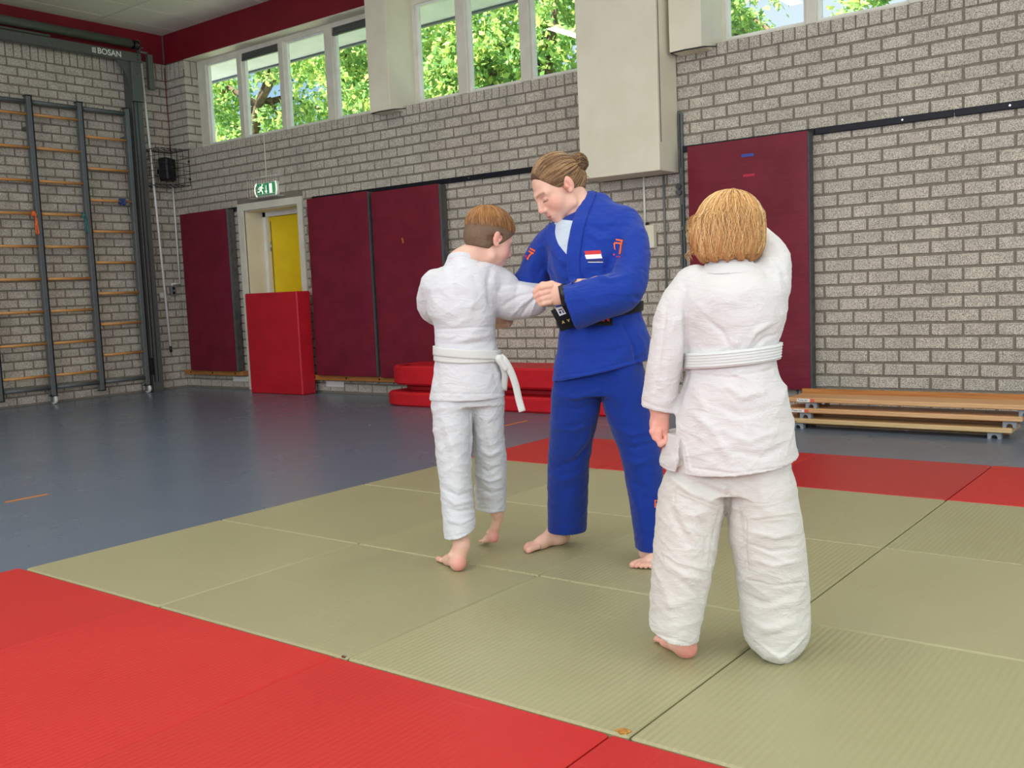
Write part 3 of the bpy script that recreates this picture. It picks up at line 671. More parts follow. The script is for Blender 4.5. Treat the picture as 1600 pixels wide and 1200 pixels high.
for (a, b, c, d) in ((4.785, 4.835, 4.198, 4.206), (4.785, 4.835, 4.215, 4.222), (4.785, 4.793, 4.206, 4.26), (4.827, 4.835, 4.206, 4.26), (4.806, 4.813, 4.206, 4.26), (4.785, 4.806, 4.235, 4.242), (4.813, 4.835, 4.235, 4.242), (4.785, 4.806, 4.254, 4.26), (4.813, 4.835, 4.254, 4.26)):
    lg.box(XF + 0.0402, XF + 0.0412, a, b, c, d)
lg.build('logo', MATS['letter_white'], gt)

# bands knotted on the rungs
mat('band_orange', srgb(240, 84, 28), 0.6, noise=(60, 3), color2=srgb(250, 140, 80)); mat('band_teal', srgb(44, 112, 116), 0.6, noise=(60, 3), color2=srgb(60, 130, 130)); mat('band_blue', srgb(52, 70, 128), 0.7, noise=(60, 3), color2=srgb(66, 84, 140))
def band(name, y, z, ln, m, label, knot):
    r = empty(name, (XF, y, z), label, 'ribbon', None); og = r.location
    kb = MB(og)
    for q in range(knot):
        a = q * 2.1
        kb.tube([(XF + 0.026 * math.cos(t) , y + 0.012 * math.sin(a + t * 0.7) + (q - knot / 2) * 0.012, z + 0.026 * math.sin(t)) for t in np.linspace(0, 2 * PI, 13)[:-1]], 0.010, 6, closed=True)
    kb.build('knot', MATS[m], r)
    if ln > 0:
        pts = [(XF + 0.03, y, z - 0.02), (XF + 0.032, y + 0.012, z - 0.06), (XF + 0.03, y + 0.016, z - ln * 0.5), (XF + 0.03, y + 0.026, z - ln * 0.9), (XF + 0.03, y + 0.012, z - ln), (XF + 0.03, y - 0.004, z - ln * 0.88), (XF + 0.03, y + 0.0, z - ln * 0.45), (XF + 0.035, y + 0.004, z - 0.05)]
        MB(og).tube(pts, 0.009, 6).build('loop', MATS[m], r)
    else:
        lb = MB(og)
        for q in range(6):
            a = q * 1.05
            lb.tube([(XF + 0.03 + 0.02 * math.sin(t), y + 0.045 * math.cos(a) * math.sin(t / 2) * 1.0, z - 0.012 + 0.042 * math.sin(a) * math.sin(t / 2)) for t in np.linspace(0, 2 * PI, 10)], 0.012, 6)
        lb.build('bow', MATS[m], r)
band('exercise_band', 3.905, 2.225, 0.25, 'band_orange', 'orange elastic band looped over a climbing frame rung', 3)
band('exercise_band', 4.52, 2.225, 0.22, 'band_teal', 'teal elastic band looped over a climbing frame rung', 3)
band('exercise_band', 5.04, 2.4155, 0.0, 'band_blue', 'blue band bunched in a bow on a climbing frame rung', 4)

cp = empty('crank_pole', (-7.31, 5.56, 0.48), 'long thin white crank pole hanging from the gantry', 'pole'); og = cp.location
MB(og).tube([(-7.30, 5.48, 4.18), (-7.33, 5.615, 0.52)], 0.014, 8).build('rod', MATS['white_plastic'], cp)
MB(og).tube([(-7.33, 5.614, 0.55), (-7.33, 5.617, 0.47)], 0.018, 8).build('end_cap', MATS['black_metal'], cp)

# speaker in its cage
cg = empty('speaker_cage', (-7.24, 5.70, 2.64), 'black wire cage around the loudspeaker in the wall corner', 'cage'); og = cg.location
x0, x1, y0, y1, z0, z1 = XL + 0.003, -7.06, 5.475, YW - 0.003, 2.64, 3.10
wr_ = MB(og)
for q in range(6):
    z = z0 + (z1 - z0) * q / 5; wr_.tube([(x0, y0, z), (x1, y0, z), (x1, y1, z)], 0.0035, 5)
for q in range(6):
    y = y0 + (y1 - y0) * q / 5; wr_.tube([(x1, y, z0), (x1, y, z1)], 0.0035, 5); wr_.tube([(x0, y, z1), (x1, y, z1)], 0.0035, 5); wr_.tube([(x0, y, z0), (x1, y, z0)], 0.0035, 5)
for q in range(5):
    x = x0 + (x1 - x0) * q / 4; wr_.tube([(x, y0, z0), (x, y0, z1)], 0.0035, 5); wr_.tube([(x, y0, z1), (x, y1, z1)], 0.0035, 5); wr_.tube([(x, y0, z0), (x, y1, z0)], 0.0035, 5)
o = wr_.build('wire_grid', MATS['black_metal'], cg); o['kind'] = 'stuff'
for p in ((x0, y0, 2.95), (x0, y0, 2.72), (x1, y1, 2.95), (x1, y1, 2.72)):
    a = Vector(p); MB(og).tube([a + Vector((0.0, 0.0, -0.014)), a + Vector((0, 0, 0.014))], 0.016, 8).build('clamp', MATS['black_metal'], cg)
sp = empty('loudspeaker', (-7.26, 5.70, 2.70), 'small black loudspeaker inside the wire cage', 'loudspeaker', None, -PI / 4 + PI / 2 - 0.35)
sb = MB(); sb.box(-0.06, 0.08, -0.095, 0.095, 0.0, 0.30, 0.02); sb.build('cabinet', MATS['black_metal'], sp)
MB().box(0.0805, 0.088, -0.085, 0.085, 0.015, 0.285, 0.006).build('grille', mat('speaker_cloth', srgb(22, 22, 25), 0.9, bump=(400, 0.6, 0.003)), sp)
MB().box(0.0885, 0.0895, -0.022, 0.022, 0.178, 0.186).build('badge', MATS['bolt'], sp)
MB().box(-0.12, -0.055, -0.02, 0.02, 0.1, 0.16).build('bracket', MATS['black_metal'], sp)
cn = empty('cable_conduit', (-7.44, 5.89, 1.36), 'white cable conduit running down the wall corner to the sockets', 'conduit'); og = cn.location
MB(og).tube([(-7.428, 5.895, 2.70), (-7.428, 5.897, 1.38)], 0.013, 8).tube([(-7.428, 5.91, 1.372), (-7.428, 5.775, 1.372)], 0.012, 8).build('pipe', MATS['white_plastic'], cn)
MB(og).tube([(-7.435, 5.775, 1.38), (-7.435, 5.775, 1.34)], 0.013, 8).build('elbow', MATS['white_plastic'], cn)
MB().tube([(-7.425, 5.898, 4.2), (-7.43, 5.9, 3.7), (-7.42, 5.9, 3.4), (-7.425, 5.89, 3.12)], 0.005, 6).build('speaker_cable', MATS['maroon_paint'])
tag(bpy.data.objects['speaker_cable'], 'thin dark red cable running down the corner above the cage', 'cable')
sk = empty('wall_socket', (XL, 5.775, 1.28), 'grey double wall socket under the white conduit', 'socket'); og = sk.location
MB(og).box(XL, XL + 0.05, 5.735, 5.815, 1.215, 1.345, 0.006).build('box', MATS['grey_plastic'], sk)
for z in (1.25, 1.31): MB(og).tube([(XL + 0.045, 5.775, z), (XL + 0.0515, 5.775, z)], 0.021, 12).build('outlet', MATS['black_metal'], sk)
sk = empty('wall_switch', (XL, 5.605, 1.225), 'small white switch box beside the crank pole', 'switch'); og = sk.location
MB(og).box(XL, XL + 0.035, 5.58, 5.63, 1.187, 1.263, 0.004).build('box', MATS['white_plastic'], sk)
MB(og).box(XL + 0.035, XL + 0.04, 5.59, 5.62, 1.205, 1.245).build('rocker', MATS['white_paint'], sk)

# ================================================================== on the window wall
es = empty('exit_sign', (-5.46, 5.85, 2.37), 'green and white illuminated emergency exit sign over the door', 'exit sign'); og = es.location
MB(og).box(-5.64, -5.29, 5.86, YW, 2.365, 2.52, 0.004).build('housing', MATS['white_plastic'], es)
MB(og).box(-5.635, -5.295, 5.853, 5.8595, 2.372, 2.512).build('panel', MATS['sign_green'], es)
yy0, yy1 = 5.8495, 5.8528
pic = MB(og)
pic.prism([(-5.40, 2.385), (-5.345, 2.385), (-5.345, 2.50), (-5.40, 2.50)], 'y', yy0, yy1)      # doorway
pic.prism([(-5.463, 2.485), (-5.455, 2.485), (-5.455, 2.42), (-5.435, 2.42), (-5.459, 2.39), (-5.483, 2.42), (-5.463, 2.42)], 'y', yy0, yy1)   # arrow
def limb(a, b, w):
    a = Vector(a); b = Vector(b); d = (b - a).normalized(); n = Vector((-d[1], d[0])) * w
    pic.prism([tuple(a + n), tuple(b + n), tuple(b - n), tuple(a - n)], 'y', yy0, yy1)
limb((-5.535, 2.482), (-5.56, 2.435), 0.011); limb((-5.56, 2.44), (-5.53, 2.415), 0.008); limb((-5.53, 2.418), (-5.525, 2.385), 0.008)
limb((-5.56, 2.44), (-5.59, 2.415), 0.008); limb((-5.59, 2.417), (-5.615, 2.417), 0.007); limb((-5.54, 2.475), (-5.585, 2.465), 0.006); limb((-5.585, 2.465), (-5.60, 2.445), 0.006); limb((-5.54, 2.472), (-5.512, 2.452), 0.006)
pic.prism([(-5.527 + 0.011 * math.cos(t), 2.496 + 0.011 * math.sin(t)) for t in np.linspace(0, 2 * PI, 11)[:-1]], 'y', yy0, yy1)
pic.build('pictogram', MATS['sign_white'], es)
for s_, xx in ((1, -5.285), (-1, -5.645)):
    MB(og).tube([(xx + s_ * 0.0, 5.86, 2.36), (xx + s_ * 0.02, 5.85, 2.40), (xx + s_ * 0.026, 5.85, 2.44), (xx + s_ * 0.02, 5.85, 2.48), (xx, 5.86, 2.52)], 0.008, 6).build('side_trim', MATS['sign_white'], es)
sc_ = empty('sign_cage', (-5.46, 5.82, 2.345), 'pale wire guard cage around the exit sign', 'cage'); og = sc_.location
wr_ = MB(og); x0, x1, y0, y1, z0, z1 = -5.73, -5.19, 5.79, YW, 2.345, 2.58
for q in range(13):
    x = x0 + (x1 - x0) * q / 12; wr_.tube([(x, y1, z1), (x, y0, z1), (x, y0, z0), (x, y1, z0)], 0.0022, 5)
for y, z in ((y0, z0), (y0, z1), (y0, z0 + 0.03), (y1 - 0.003, z0), (y1 - 0.003, z1)): wr_.tube([(x0, y, z), (x1, y, z)], 0.003, 5)
for x in (x0, x1):
    for z in (z0, z1): wr_.tube([(x, y0, z), (x, y1, z)], 0.003, 5)
o = wr_.build('wire_grid', MATS['white_plastic'], sc_); o['kind'] = 'stuff'
tag(MB().tube([(-5.51, YW - 0.008, 3.11), (-5.512, YW - 0.008, 2.53)], 0.007, 6).build('sign_cable', MATS['cream_paint']), 'thin beige cable running from the window down to the exit sign', 'cable')

# black hanging rail, in lengths
rl = empty('wall_rail', (0.5, YW, 2.25), 'black steel hanging rail along the brick wall above the pads', 'rail'); og = rl.location
for a, b in ((-7.2, -6.13), (-4.7, -2.55), (-2.55, -0.5), (0.095, 1.3), (1.3, 2.345), (2.352, 4.5)):
    MB(og).box(a, b - 0.004, YW - 0.028, YW - 0.004, 2.229, 2.282, 0.004).build('rail_length', MATS['navy_rail'], rl)
for x in (1.98, 2.72, -2.3, -1.4): MB(og).tube([(x, YW - 0.027, 2.255), (x, YW - 0.031, 2.255)], 0.008, 8).build('bolt', MATS['bolt'], rl)

def pad(x0, x1, z0, z1, label, bow=0.04, marks=()):
    th = 0.13; yf = YW - 0.012 - th - 0.004
    r = empty('wall_pad', ((x0 + x1) / 2, YW - 0.08, z0), label, 'gym pad', 'maroon wall pads'); og = r.location
    nx, nz_ = 14, 30; rr = random.Random(int(x0 * 100)); vs = []; fs = []
    ph = rr.uniform(0, 6)
    def disp(u, v): # soft cushion with slight creases and a sag near the foot
        e = min(u, 1 - u, v * 2, (1 - v) * 2); edge = 1 - math.exp(-e * 45)
        return 0.003 + 0.010 * edge + 0.004 * math.sin(9 * v + ph + 2 * u) * edge + 0.0025 * math.sin(31 * v + 5 * u + ph) * edge
    def back(v): return bow * math.sin(PI * min(1, max(0, (1 - v)))) * 0.6 + bow * 0.5 * (1 - v)
    for k in range(nz_ + 1):
        for i in range(nx + 1):
            u, v = i / nx, k / nz_
            vs.append((x0 + (x1 - x0) * u, yf - disp(u, v), z0 + (z1 - z0) * v))
    for k in range(nz_):
        for i in range(nx):
            a = k * (nx + 1) + i; fs.append((a, a + 1, a + nx + 2, a + nx + 1))
    m1 = MB(og); m1._add(vs, fs, True)
    m1.box(x0, x1, yf, yf + 0.025, z0, z1)
    m1.build('cover', MATS['maroon_vinyl'], r)
    MB(og).box(x1 - 0.012, x1 + 0.006, yf + 0.004, yf + 0.035, z0, z1 - 0.005).box(x0 - 0.003, x0 + 0.012, yf + 0.004, yf + 0.035, z0, z1 - 0.005).build('edge_piping', MATS['grey_fabric'], r)
    MB(og).box(x0 + 0.004, x1 + 0.002, yf + 0.03, YW - 0.030, z0 + 0.002, z1 - 0.003).build('foam_core', MATS['foam_grey'], r)
    for (a, b, c, d, m) in marks: MB(og).box(a, b, yf - 0.0185, yf - 0.006, c, d).build('tape_mark', MATS[m], r)
    return r
mat('tape_blue', srgb(60, 78, 160), 0.6); mat('tape_red', srgb(190, 40, 70), 0.6); mat('tape_orange', srgb(200, 110, 40), 0.6)
pad(-7.14, -6.17, 0.218, 2.262, 'maroon wall pad between the corner and the door')
pad(-4.65, -3.665, 0.198, 2.243, 'maroon wall pad beside the door frame')
pad(-3.60, -2.62, 0.19, 2.222, 'maroon wall pad above the red foam slabs', marks=((-3.16, -3.14, 1.675, 1.70, 'tape_orange'), (-3.15, -3.135, 1.645, 1.68, 'tape_orange')))
pad(0.235, 1.285, 0.19, 2.252, 'maroon wall pad with blue and red tape marks', marks=((0.735, 0.84, 2.105, 2.13, 'tape_blue'), (0.745, 0.845, 1.945, 1.965, 'tape_red')))
for a, b, z, lab in ((-7.36, -6.125, 0.155, 'wooden ledge under the wall pad by the corner'), (-4.89, -3.0, 0.135, 'wooden ledge under the wall pads beside the door')):
    r = empty('wooden_ledge', ((a + b) / 2, YW, z), lab, 'ledge'); og = r.location
    MB(og).box(a, b, YW - 0.10, YW, z, z + 0.06, 0.004).build('plank', MATS['ledge_wood'], r)
    n = max(3, int((b - a) / 0.42))
    for q in range(n):
        x = a + 0.14 + (b - a - 0.28) * q / (n - 1); MB(og).tube([(x, YW - 0.099, z + 0.03), (x, YW - 0.1015, z + 0.03)], 0.013, 8).build('screw_hole', MATS['black_metal'], r)
for a, b, z0, z1, lab in ((-6.44, -6.128, 0.072, 0.137, 'white vent plate low on the wall under the corner pad ledge'), (-4.66, -4.36, 0.048, 0.12, 'white vent plate low on the wall right of the door')):
    r = empty('vent_plate', ((a + b) / 2, YW, z0), lab, 'vent plate'); og = r.location
    MB(og).box(a, b, YW - 0.014, YW - 0.001, z0, z1, 0.003).build('plate', MATS['white_plastic'], r)
    for x in (a + 0.02, b - 0.02): MB(og).tube([(x, YW - 0.0135, (z0 + z1) / 2), (x, YW - 0.0155, (z0 + z1) / 2)], 0.005, 6).build('screw', MATS['bolt'], r)
bx_ = MB((-5.2, 5.72, FZ)); bx_.box(-5.69, -4.735, 5.605, 5.815, FZ, 1.19, 0.012)
rb = bx_.build('red_pad', MATS['red_vinyl'], None, (-5.2, 5.72, FZ)); tag(rb, 'upright bright red foam pad standing in front of the yellow door', 'gym pad')

vr = empty('socket_rail', (0.105, YW, 1.2), 'vertical steel socket rail on the brick beside the duct casing', 'rail'); og = vr.location
MB(og).box(0.088, 0.128, YW - 0.03, YW - 0.001, 0.6, 2.57, 0.004).build('channel', MATS['grey_steel'], vr)
MB(og).box(0.104, 0.112, YW - 0.032, YW - 0.029, 0.6, 1.78).box(0.104, 0.112, YW - 0.032, YW - 0.029, 2.1, 2.56).build('slot', MATS['black_metal'], vr)
for z in (1.94, 1.885): MB(og).tube([(0.085, YW - 0.03, z), (0.085, YW - 0.05, z)], 0.026, 12).build('roller', MATS['dark_steel'], vr)
MB(og).tube([(0.115, YW - 0.03, 1.575), (0.115, YW - 0.05, 1.575)], 0.016, 10).build('stop_knob', MATS['bolt'], vr)
tag(MB().tube([(-0.075, YW - 0.012, 2.055), (-0.075, YW - 0.012, 0.9)], 0.011, 6).build('wall_joint', MATS['grey_plastic']), 'thin grey movement joint in the brick below the duct casing', 'pipe')  # movement joint of the brickwork, built as a thin raised tube
sw = empty('switch_box', (-0.2, YW, 1.42), 'beige switch box with white cable pipe below the duct casing', 'switch box'); og = sw.location
MB(og).box(-0.255, -0.165, YW - 0.06, YW - 0.001, 1.42, 1.625, 0.005).build('box', MATS['cream_paint'], sw)
MB(og).tube([(-0.275, YW - 0.015, 2.06), (-0.275, YW - 0.015, 1.60)], 0.011, 8).build('pipe', MATS['white_plastic'], sw)
MB(og).box(-0.245, -0.225, YW - 0.055, YW - 0.03, 1.625, 1.65).build('gland', MATS['black_metal'], sw)
mat('mint', srgb(150, 225, 190), 0.5)
MB(og).tube([(-0.27, YW - 0.06, 1.50), (-0.27, YW - 0.075, 1.50)], 0.06, 18).build('green_cap', MATS['mint'], sw)

# ---- stacked red foam slabs
def slab(x0, x1, y0, y1, z0, z1, m, label, r=0.28, notch=None):
    o = empty('foam_slab', ((x0 + x1) / 2, (y0 + y1) / 2, z0), label, 'foam slab', 'red foam slabs stacked by the wall'); og = o.location
    def rr(d):
        p = []
        for (cx, cy, a0, rad) in ((x1 - d - 0.05, y0 + d + 0.05, -90, 0.05), (x1 - d - 0.05, y1 - d - 0.05, 0, 0.05), (x0 + d + 0.1, y1 - d - 0.1, 90, 0.1), (x0 + d + r, y0 + d + r * 0.55, 180, r)):
            for q in range(7):
                a = math.radians(a0 + 90 * q / 6); p.append((cx + rad * math.cos(a), cy + (rad if rad < r else r * 0.55) * math.sin(a)))
        return p
    rings = [(0.018, z0), (0.0, z0 + 0.02), (0.0, z1 - 0.02), (0.018, z1)]
    vs = []; fs = []; n = 28
    for d, z in rings: vs += [(x, y, z) for x, y in rr(d)]
    for k in range(3): fs += [(k * n + i, k * n + (i + 1) % n, (k + 1) * n + (i + 1) % n, (k + 1) * n + i) for i in range(n)]
    fs += [tuple(range(n))[::-1], tuple(range(3 * n, 4 * n))]
    b = MB(og); b._add(vs, fs); b.build('cover', MATS[m], o)
    if notch:
        x, z = notch; MB(og).box(x, x + 0.09, y0 + 0.02, y0 + 0.16, z, z + 0.05, 0.006).build('handle_slot', MATS['dark_red_foam'], o)
    return o
slab(-3.0, -0.27, 5.16, 5.76, FZ, 0.12, 'red_foam', 'red foam slab at the bottom of the stack, lying on the floor', notch=(-2.82, 0.0))
slab(-2.83, -0.40, 5.26, 5.76, 0.12, 0.19, 'dark_red_foam', 'thin dark red foam slab sandwiched in the middle of the stack')
slab(-2.93, -0.35, 5.18, 5.75, 0.19, 0.385, 'red_foam', 'red foam slab on top of the stack', notch=(-2.76, 0.335))

# ---- gym benches stacked by the wall
mat('bench_foot', srgb(150, 158, 166), 0.5, noise=(20, 2), color2=srgb(140, 148, 156)); mat('sticker', srgb(238, 236, 230), 0.5); mat('sticker_red', srgb(224, 92, 74), 0.5)
bl = ['lowest gym bench of the stack, standing on the floor', 'middle gym bench of the stack by the brick wall', 'topmost gym bench of the stack by the brick wall']
for k in range(3):
    zt = 0.052 + 0.0775 * k; x0, x1 = 1.28 + 0.035 * k, (2.895, 2.955, 3.05)[k]; y0 = 5.085 + 0.012 * k
    r = empty('gym_bench', ((x0 + x1) / 2, y0 + 0.16, zt - 0.0775), bl[k], 'bench'); og = r.location
    MB(og).box(x0, x1, y0, y0 + 0.30, zt - 0.034, zt, 0.006).build('plank', MATS['bench_wood' if k else 'pale_wood'], r)
    if k == 2: MB(og).box(x0, x1, y0 + 0.30, y0 + 0.335, zt - 0.03, zt + 0.035, 0.005).build('back_rail', MATS['ledge_wood'], r)
    else: MB(og).box(x0 + 0.05, x1 - 0.05, y0 + 0.18, y0 + 0.22, zt - 0.07, zt - 0.034).build('under_beam', MATS['ledge_wood'], r)
    fx = (1.435, 1.455 + 0.035, 1.53)[k]
    for xx in (fx, x1 - 0.07 - 0.03 * (k == 0) - 0.01):
        for yy in (y0 + 0.02, y0 + 0.25):
            w2 = 0.042; h0, h1 = zt - 0.0775, zt - 0.034
            arch = [(xx - w2, h0), (xx - w2, h1), (xx + w2, h1), (xx + w2, h0), (xx + 0.02, h0)] + [(xx + 0.02 * math.cos(t), h0 + 0.008 + 0.02 * math.sin(t)) for t in np.linspace(0, PI, 8)] + [(xx - 0.02, h0)]
            MB(og).prism(arch, 'y', yy, yy + 0.05).build('foot', MATS['bench_foot'], r)
    if k:
        MB(og).box(fx - 0.10, fx + 0.0, y0 - 0.0012, y0 + 0.001, zt - 0.03, zt - 0.006).build('sticker', MATS['sticker'], r)
        MB(og).prism([(fx + 0.0, zt - 0.03), (fx + 0.035, zt - 0.026), (fx + 0.03, zt - 0.008), (fx, zt - 0.006)], 'y', y0 - 0.0012, y0 + 0.001).build('sticker_end', MATS['sticker_red'], r)
        text('Twist tie', 0.021, (fx - 0.095, y0 - 0.0015, zt - 0.0235), (1, 0, 0), (0, 0, 1), 'black_metal', r, extrude=0.0002)
    else:
        text('Gegomm.  Oefenen', 0.016, (fx - 0.13, y0 - 0.0003, zt - 0.026), (1, 0, 0), (0, 0, 1), 'black_metal', r, extrude=0.0002, bold=True)

# ================================================================== people: distance-field modelling kit
from mathutils.bvhtree import BVHTree
def catmull(xs, ys, q):
    xs = np.asarray(xs, float); ys = np.asarray(ys, float)
    if xs[0] > xs[-1]: xs, ys = xs[::-1], ys[::-1]
    h = np.diff(xs); d = np.diff(ys) / h
    m = np.zeros(len(xs)); m[0], m[-1] = d[0], d[-1]
    for i in range(1, len(xs) - 1):
        m[i] = 0 if d[i - 1] * d[i] <= 0 else 2 * d[i - 1] * d[i] / (d[i - 1] + d[i])
    q = np.clip(q, xs[0], xs[-1]); i = np.clip(np.searchsorted(xs, q) - 1, 0, len(xs) - 2)
    t = (q - xs[i]) / h[i]; t2, t3 = t * t, t * t * t
    return (2 * t3 - 3 * t2 + 1) * ys[i] + (t3 - 2 * t2 + t) * h[i] * m[i] + (-2 * t3 + 3 * t2) * ys[i + 1] + (t3 - t2) * h[i] * m[i + 1]
class Sdf:
    def __init__(s, lo, hi, h):
        s.lo = np.array(lo, float); s.h = h; s.n = np.ceil((np.array(hi) - s.lo) / h).astype(int) + 1
        s.D = np.full(s.n, 0.5, np.float32)
    def _win(s, lo, hi):
        a = np.clip(np.floor((np.asarray(lo) - s.lo) / s.h).astype(int), 0, s.n); b = np.clip(np.ceil((np.asarray(hi) - s.lo) / s.h).astype(int) + 1, 0, s.n)
        if np.any(b <= a): return None, None
        ax = [(s.lo[k] + s.h * np.arange(a[k], b[k])).astype(np.float32) for k in range(3)]
        return tuple(slice(a[k], b[k]) for k in range(3)), (ax[0][:, None, None], ax[1][None, :, None], ax[2][None, None, :])
    def _mix(s, w, d, k, op):
        A = s.D[w]
        if op == 'sub':
            d = -d
            if k > 0:
                hh = np.clip(0.5 - 0.5 * (d - A) / k, 0, 1); s.D[w] = d * (1 - hh) + A * hh + k * hh * (1 - hh)
            else: s.D[w] = np.maximum(A, d)
        else:
            if k > 0:
                hh = np.clip(0.5 + 0.5 * (d - A) / k, 0, 1); s.D[w] = d * (1 - hh) + A * hh - k * hh * (1 - hh)
            else: s.D[w] = np.minimum(A, d)
    def cap(s, a, b, ra, rb=None, k=0.01, op='add'):
        rb = ra if rb is None else rb; a = np.array(a, float); b = np.array(b, float); m = max(ra, rb) + 0.03 + k
        w, g = s._win(np.minimum(a, b) - m, np.maximum(a, b) + m)
        if w is None: return s
        ba = b - a; L = max(float(ba @ ba), 1e-9)
        t = np.clip(((g[0] - a[0]) * ba[0] + (g[1] - a[1]) * ba[1] + (g[2] - a[2]) * ba[2]) / L, 0, 1)
        d = np.sqrt((g[0] - a[0] - t * ba[0]) ** 2 + (g[1] - a[1] - t * ba[1]) ** 2 + (g[2] - a[2] - t * ba[2]) ** 2) - (ra + (rb - ra) * t)
        s._mix(w, d.astype(np.float32), k, op); return s
    def chain(s, pts, rs, k=0.01, op='add'):
        for i in range(len(pts) - 1): s.cap(pts[i], pts[i + 1], rs[i], rs[i + 1], k, op)
        return s
    def ell(s, c, r, R=None, k=0.01, op='add'):
        c = np.array(c, float); r = np.array(r, float); m = max(r) + 0.03 + k
        w, g = s._win(c - m, c + m)
        if w is None: return s
        x, y, z = g[0] - c[0], g[1] - c[1], g[2] - c[2]
        if R is not None: x, y, z = (R[0][0] * x + R[1][0] * y + R[2][0] * z, R[0][1] * x + R[1][1] * y + R[2][1] * z, R[0][2] * x + R[1][2] * y + R[2][2] * z)
        k0 = np.sqrt((x / r[0]) ** 2 + (y / r[1]) ** 2 + (z / r[2]) ** 2); k1 = np.sqrt((x / r[0] ** 2) ** 2 + (y / r[1] ** 2) ** 2 + (z / r[2] ** 2) ** 2) + 1e-6
        s._mix(w, (k0 * (k0 - 1) / k1).astype(np.float32), k, op); return s
    def stack(s, rows, k=0.015, op='add', grow=0.0, p=2.0, zlo=None, zhi=None):
        """rows: (z, cx, cy, a, b): an upright body of ellipses; flat ends"""
        rows = sorted(rows); zs = [r[0] for r in rows]; z0 = zs[0] if zlo is None else zlo; z1 = zs[-1] if zhi is None else zhi
        mx = max(r[3] + abs(grow) for r in rows) + 0.03; my = max(r[4] + abs(grow) for r in rows) + 0.03
        lo = (min(r[1] for r in rows) - mx, min(r[2] for r in rows) - my, z0 - 0.03 - k); hi = (max(r[1] for r in rows) + mx, max(r[2] for r in rows) + my, z1 + 0.03 + k)
        w, g = s._win(lo, hi)
        if w is None: return s
        z = g[2][0, 0]; cx, cy, a, b = [catmull(zs, [r[j] for r in rows], z).astype(np.float32)[None, None, :] for j in (1, 2, 3, 4)]
        a = a + grow; b = b + grow
        x = np.abs(g[0] - cx); y = np.abs(g[1] - cy)
        k0 = ((x / a) ** p + (y / b) ** p) ** (1 / p); k1 = np.sqrt((x / a ** 2) ** 2 + (y / b ** 2) ** 2) + 1e-5
        d = k0 * (k0 - 1) / k1 if p == 2.0 else (k0 - 1) * np.minimum(a, b)
        zz = np.maximum(z0 - z, z - z1).astype(np.float32)[None, None, :]
        s._mix(w, np.maximum(d, zz).astype(np.float32), k, op); return s
    def tube(s, pts, ra, rb=None, side=(0, 1, 0), k=0.012, op='add', flat0=False, flat1=False, n=4, grow=0.0):
        """a limb or sleeve along a path, ra across 'side', rb across the other way"""
        pts = np.array(pts, float); m = len(pts); u = np.arange(m); q = np.linspace(0, m - 1, (m - 1) * n + 1)
        P = np.stack([catmull(u, pts[:, j], q) for j in range(3)], 1); A = catmull(u, ra, q) + grow; B = catmull(u, rb if rb is not None else ra, q) + grow
        if grow: pass
        side = np.array(side, float)
        M = max(A.max(), B.max()) + 0.03 + k; lo = P.min(0) - M; hi = P.max(0) + M
        w, g = s._win(lo, hi)
        if w is None: return s
        acc = np.full(s.D[w].shape, 0.4, np.float32)
        off = [w[j].start for j in range(3)]
        for i in range(len(P) - 1):
            a, b = P[i], P[i + 1]; mm = max(A[i], A[i + 1], B[i], B[i + 1]) + 0.025
            w2, g2 = s._win(np.minimum(a, b) - mm, np.maximum(a, b) + mm)
            if w2 is None: continue
            T = b - a; L = np.linalg.norm(T); T = T / L; U = side - T * (side @ T); U /= np.linalg.norm(U); V = np.cross(T, U)
            x, y, z = g2[0] - a[0], g2[1] - a[1], g2[2] - a[2]
            tt = x * T[0] + y * T[1] + z * T[2]; t = np.clip(tt / L, 0, 1); dt = tt - t * L
            du = x * U[0] + y * U[1] + z * U[2]; dv = x * V[0] + y * V[1] + z * V[2]
            aa = A[i] + (A[i + 1] - A[i]) * t; bb = B[i] + (B[i + 1] - B[i]) * t; cc = np.minimum(aa, bb)
            k0 = np.sqrt((du / aa) ** 2 + (dv / bb) ** 2 + (dt / cc) ** 2); k1 = np.sqrt((du / aa ** 2) ** 2 + (dv / bb ** 2) ** 2 + (dt / cc ** 2) ** 2) + 1e-5
            d = k0 * (k0 - 1) / k1
            if i == 0 and flat0: d = np.maximum(d, -tt)
            if i == len(P) - 2 and flat1: d = np.maximum(d, tt - L)
            ws = tuple(slice(max(w2[j].start, w[j].start) - off[j], min(w2[j].stop, w[j].stop) - off[j]) for j in range(3))
            gs = tuple(slice(max(w2[j].start, w[j].start) - w2[j].start, min(w2[j].stop, w[j].stop) - w2[j].start) for j in range(3))
            acc[ws] = np.minimum(acc[ws], d[gs].astype(np.float32))
        if flat1:
            T = P[-1] - P[-2]; T /= np.linalg.norm(T)
            acc = np.maximum(acc, ((g[0] - P[-1][0]) * T[0] + (g[1] - P[-1][1]) * T[1] + (g[2] - P[-1][2]) * T[2]).astype(np.float32) * (((g[0] - P[-1][0]) ** 2 + (g[1] - P[-1][1]) ** 2 + (g[2] - P[-1][2]) ** 2) < (1.6 * max(A[-1], B[-1])) ** 2) - 0.5 * (((g[0] - P[-1][0]) ** 2 + (g[1] - P[-1][1]) ** 2 + (g[2] - P[-1][2]) ** 2) >= (1.6 * max(A[-1], B[-1])) ** 2))
        s._mix(w, acc.astype(np.float32), k, op); return s
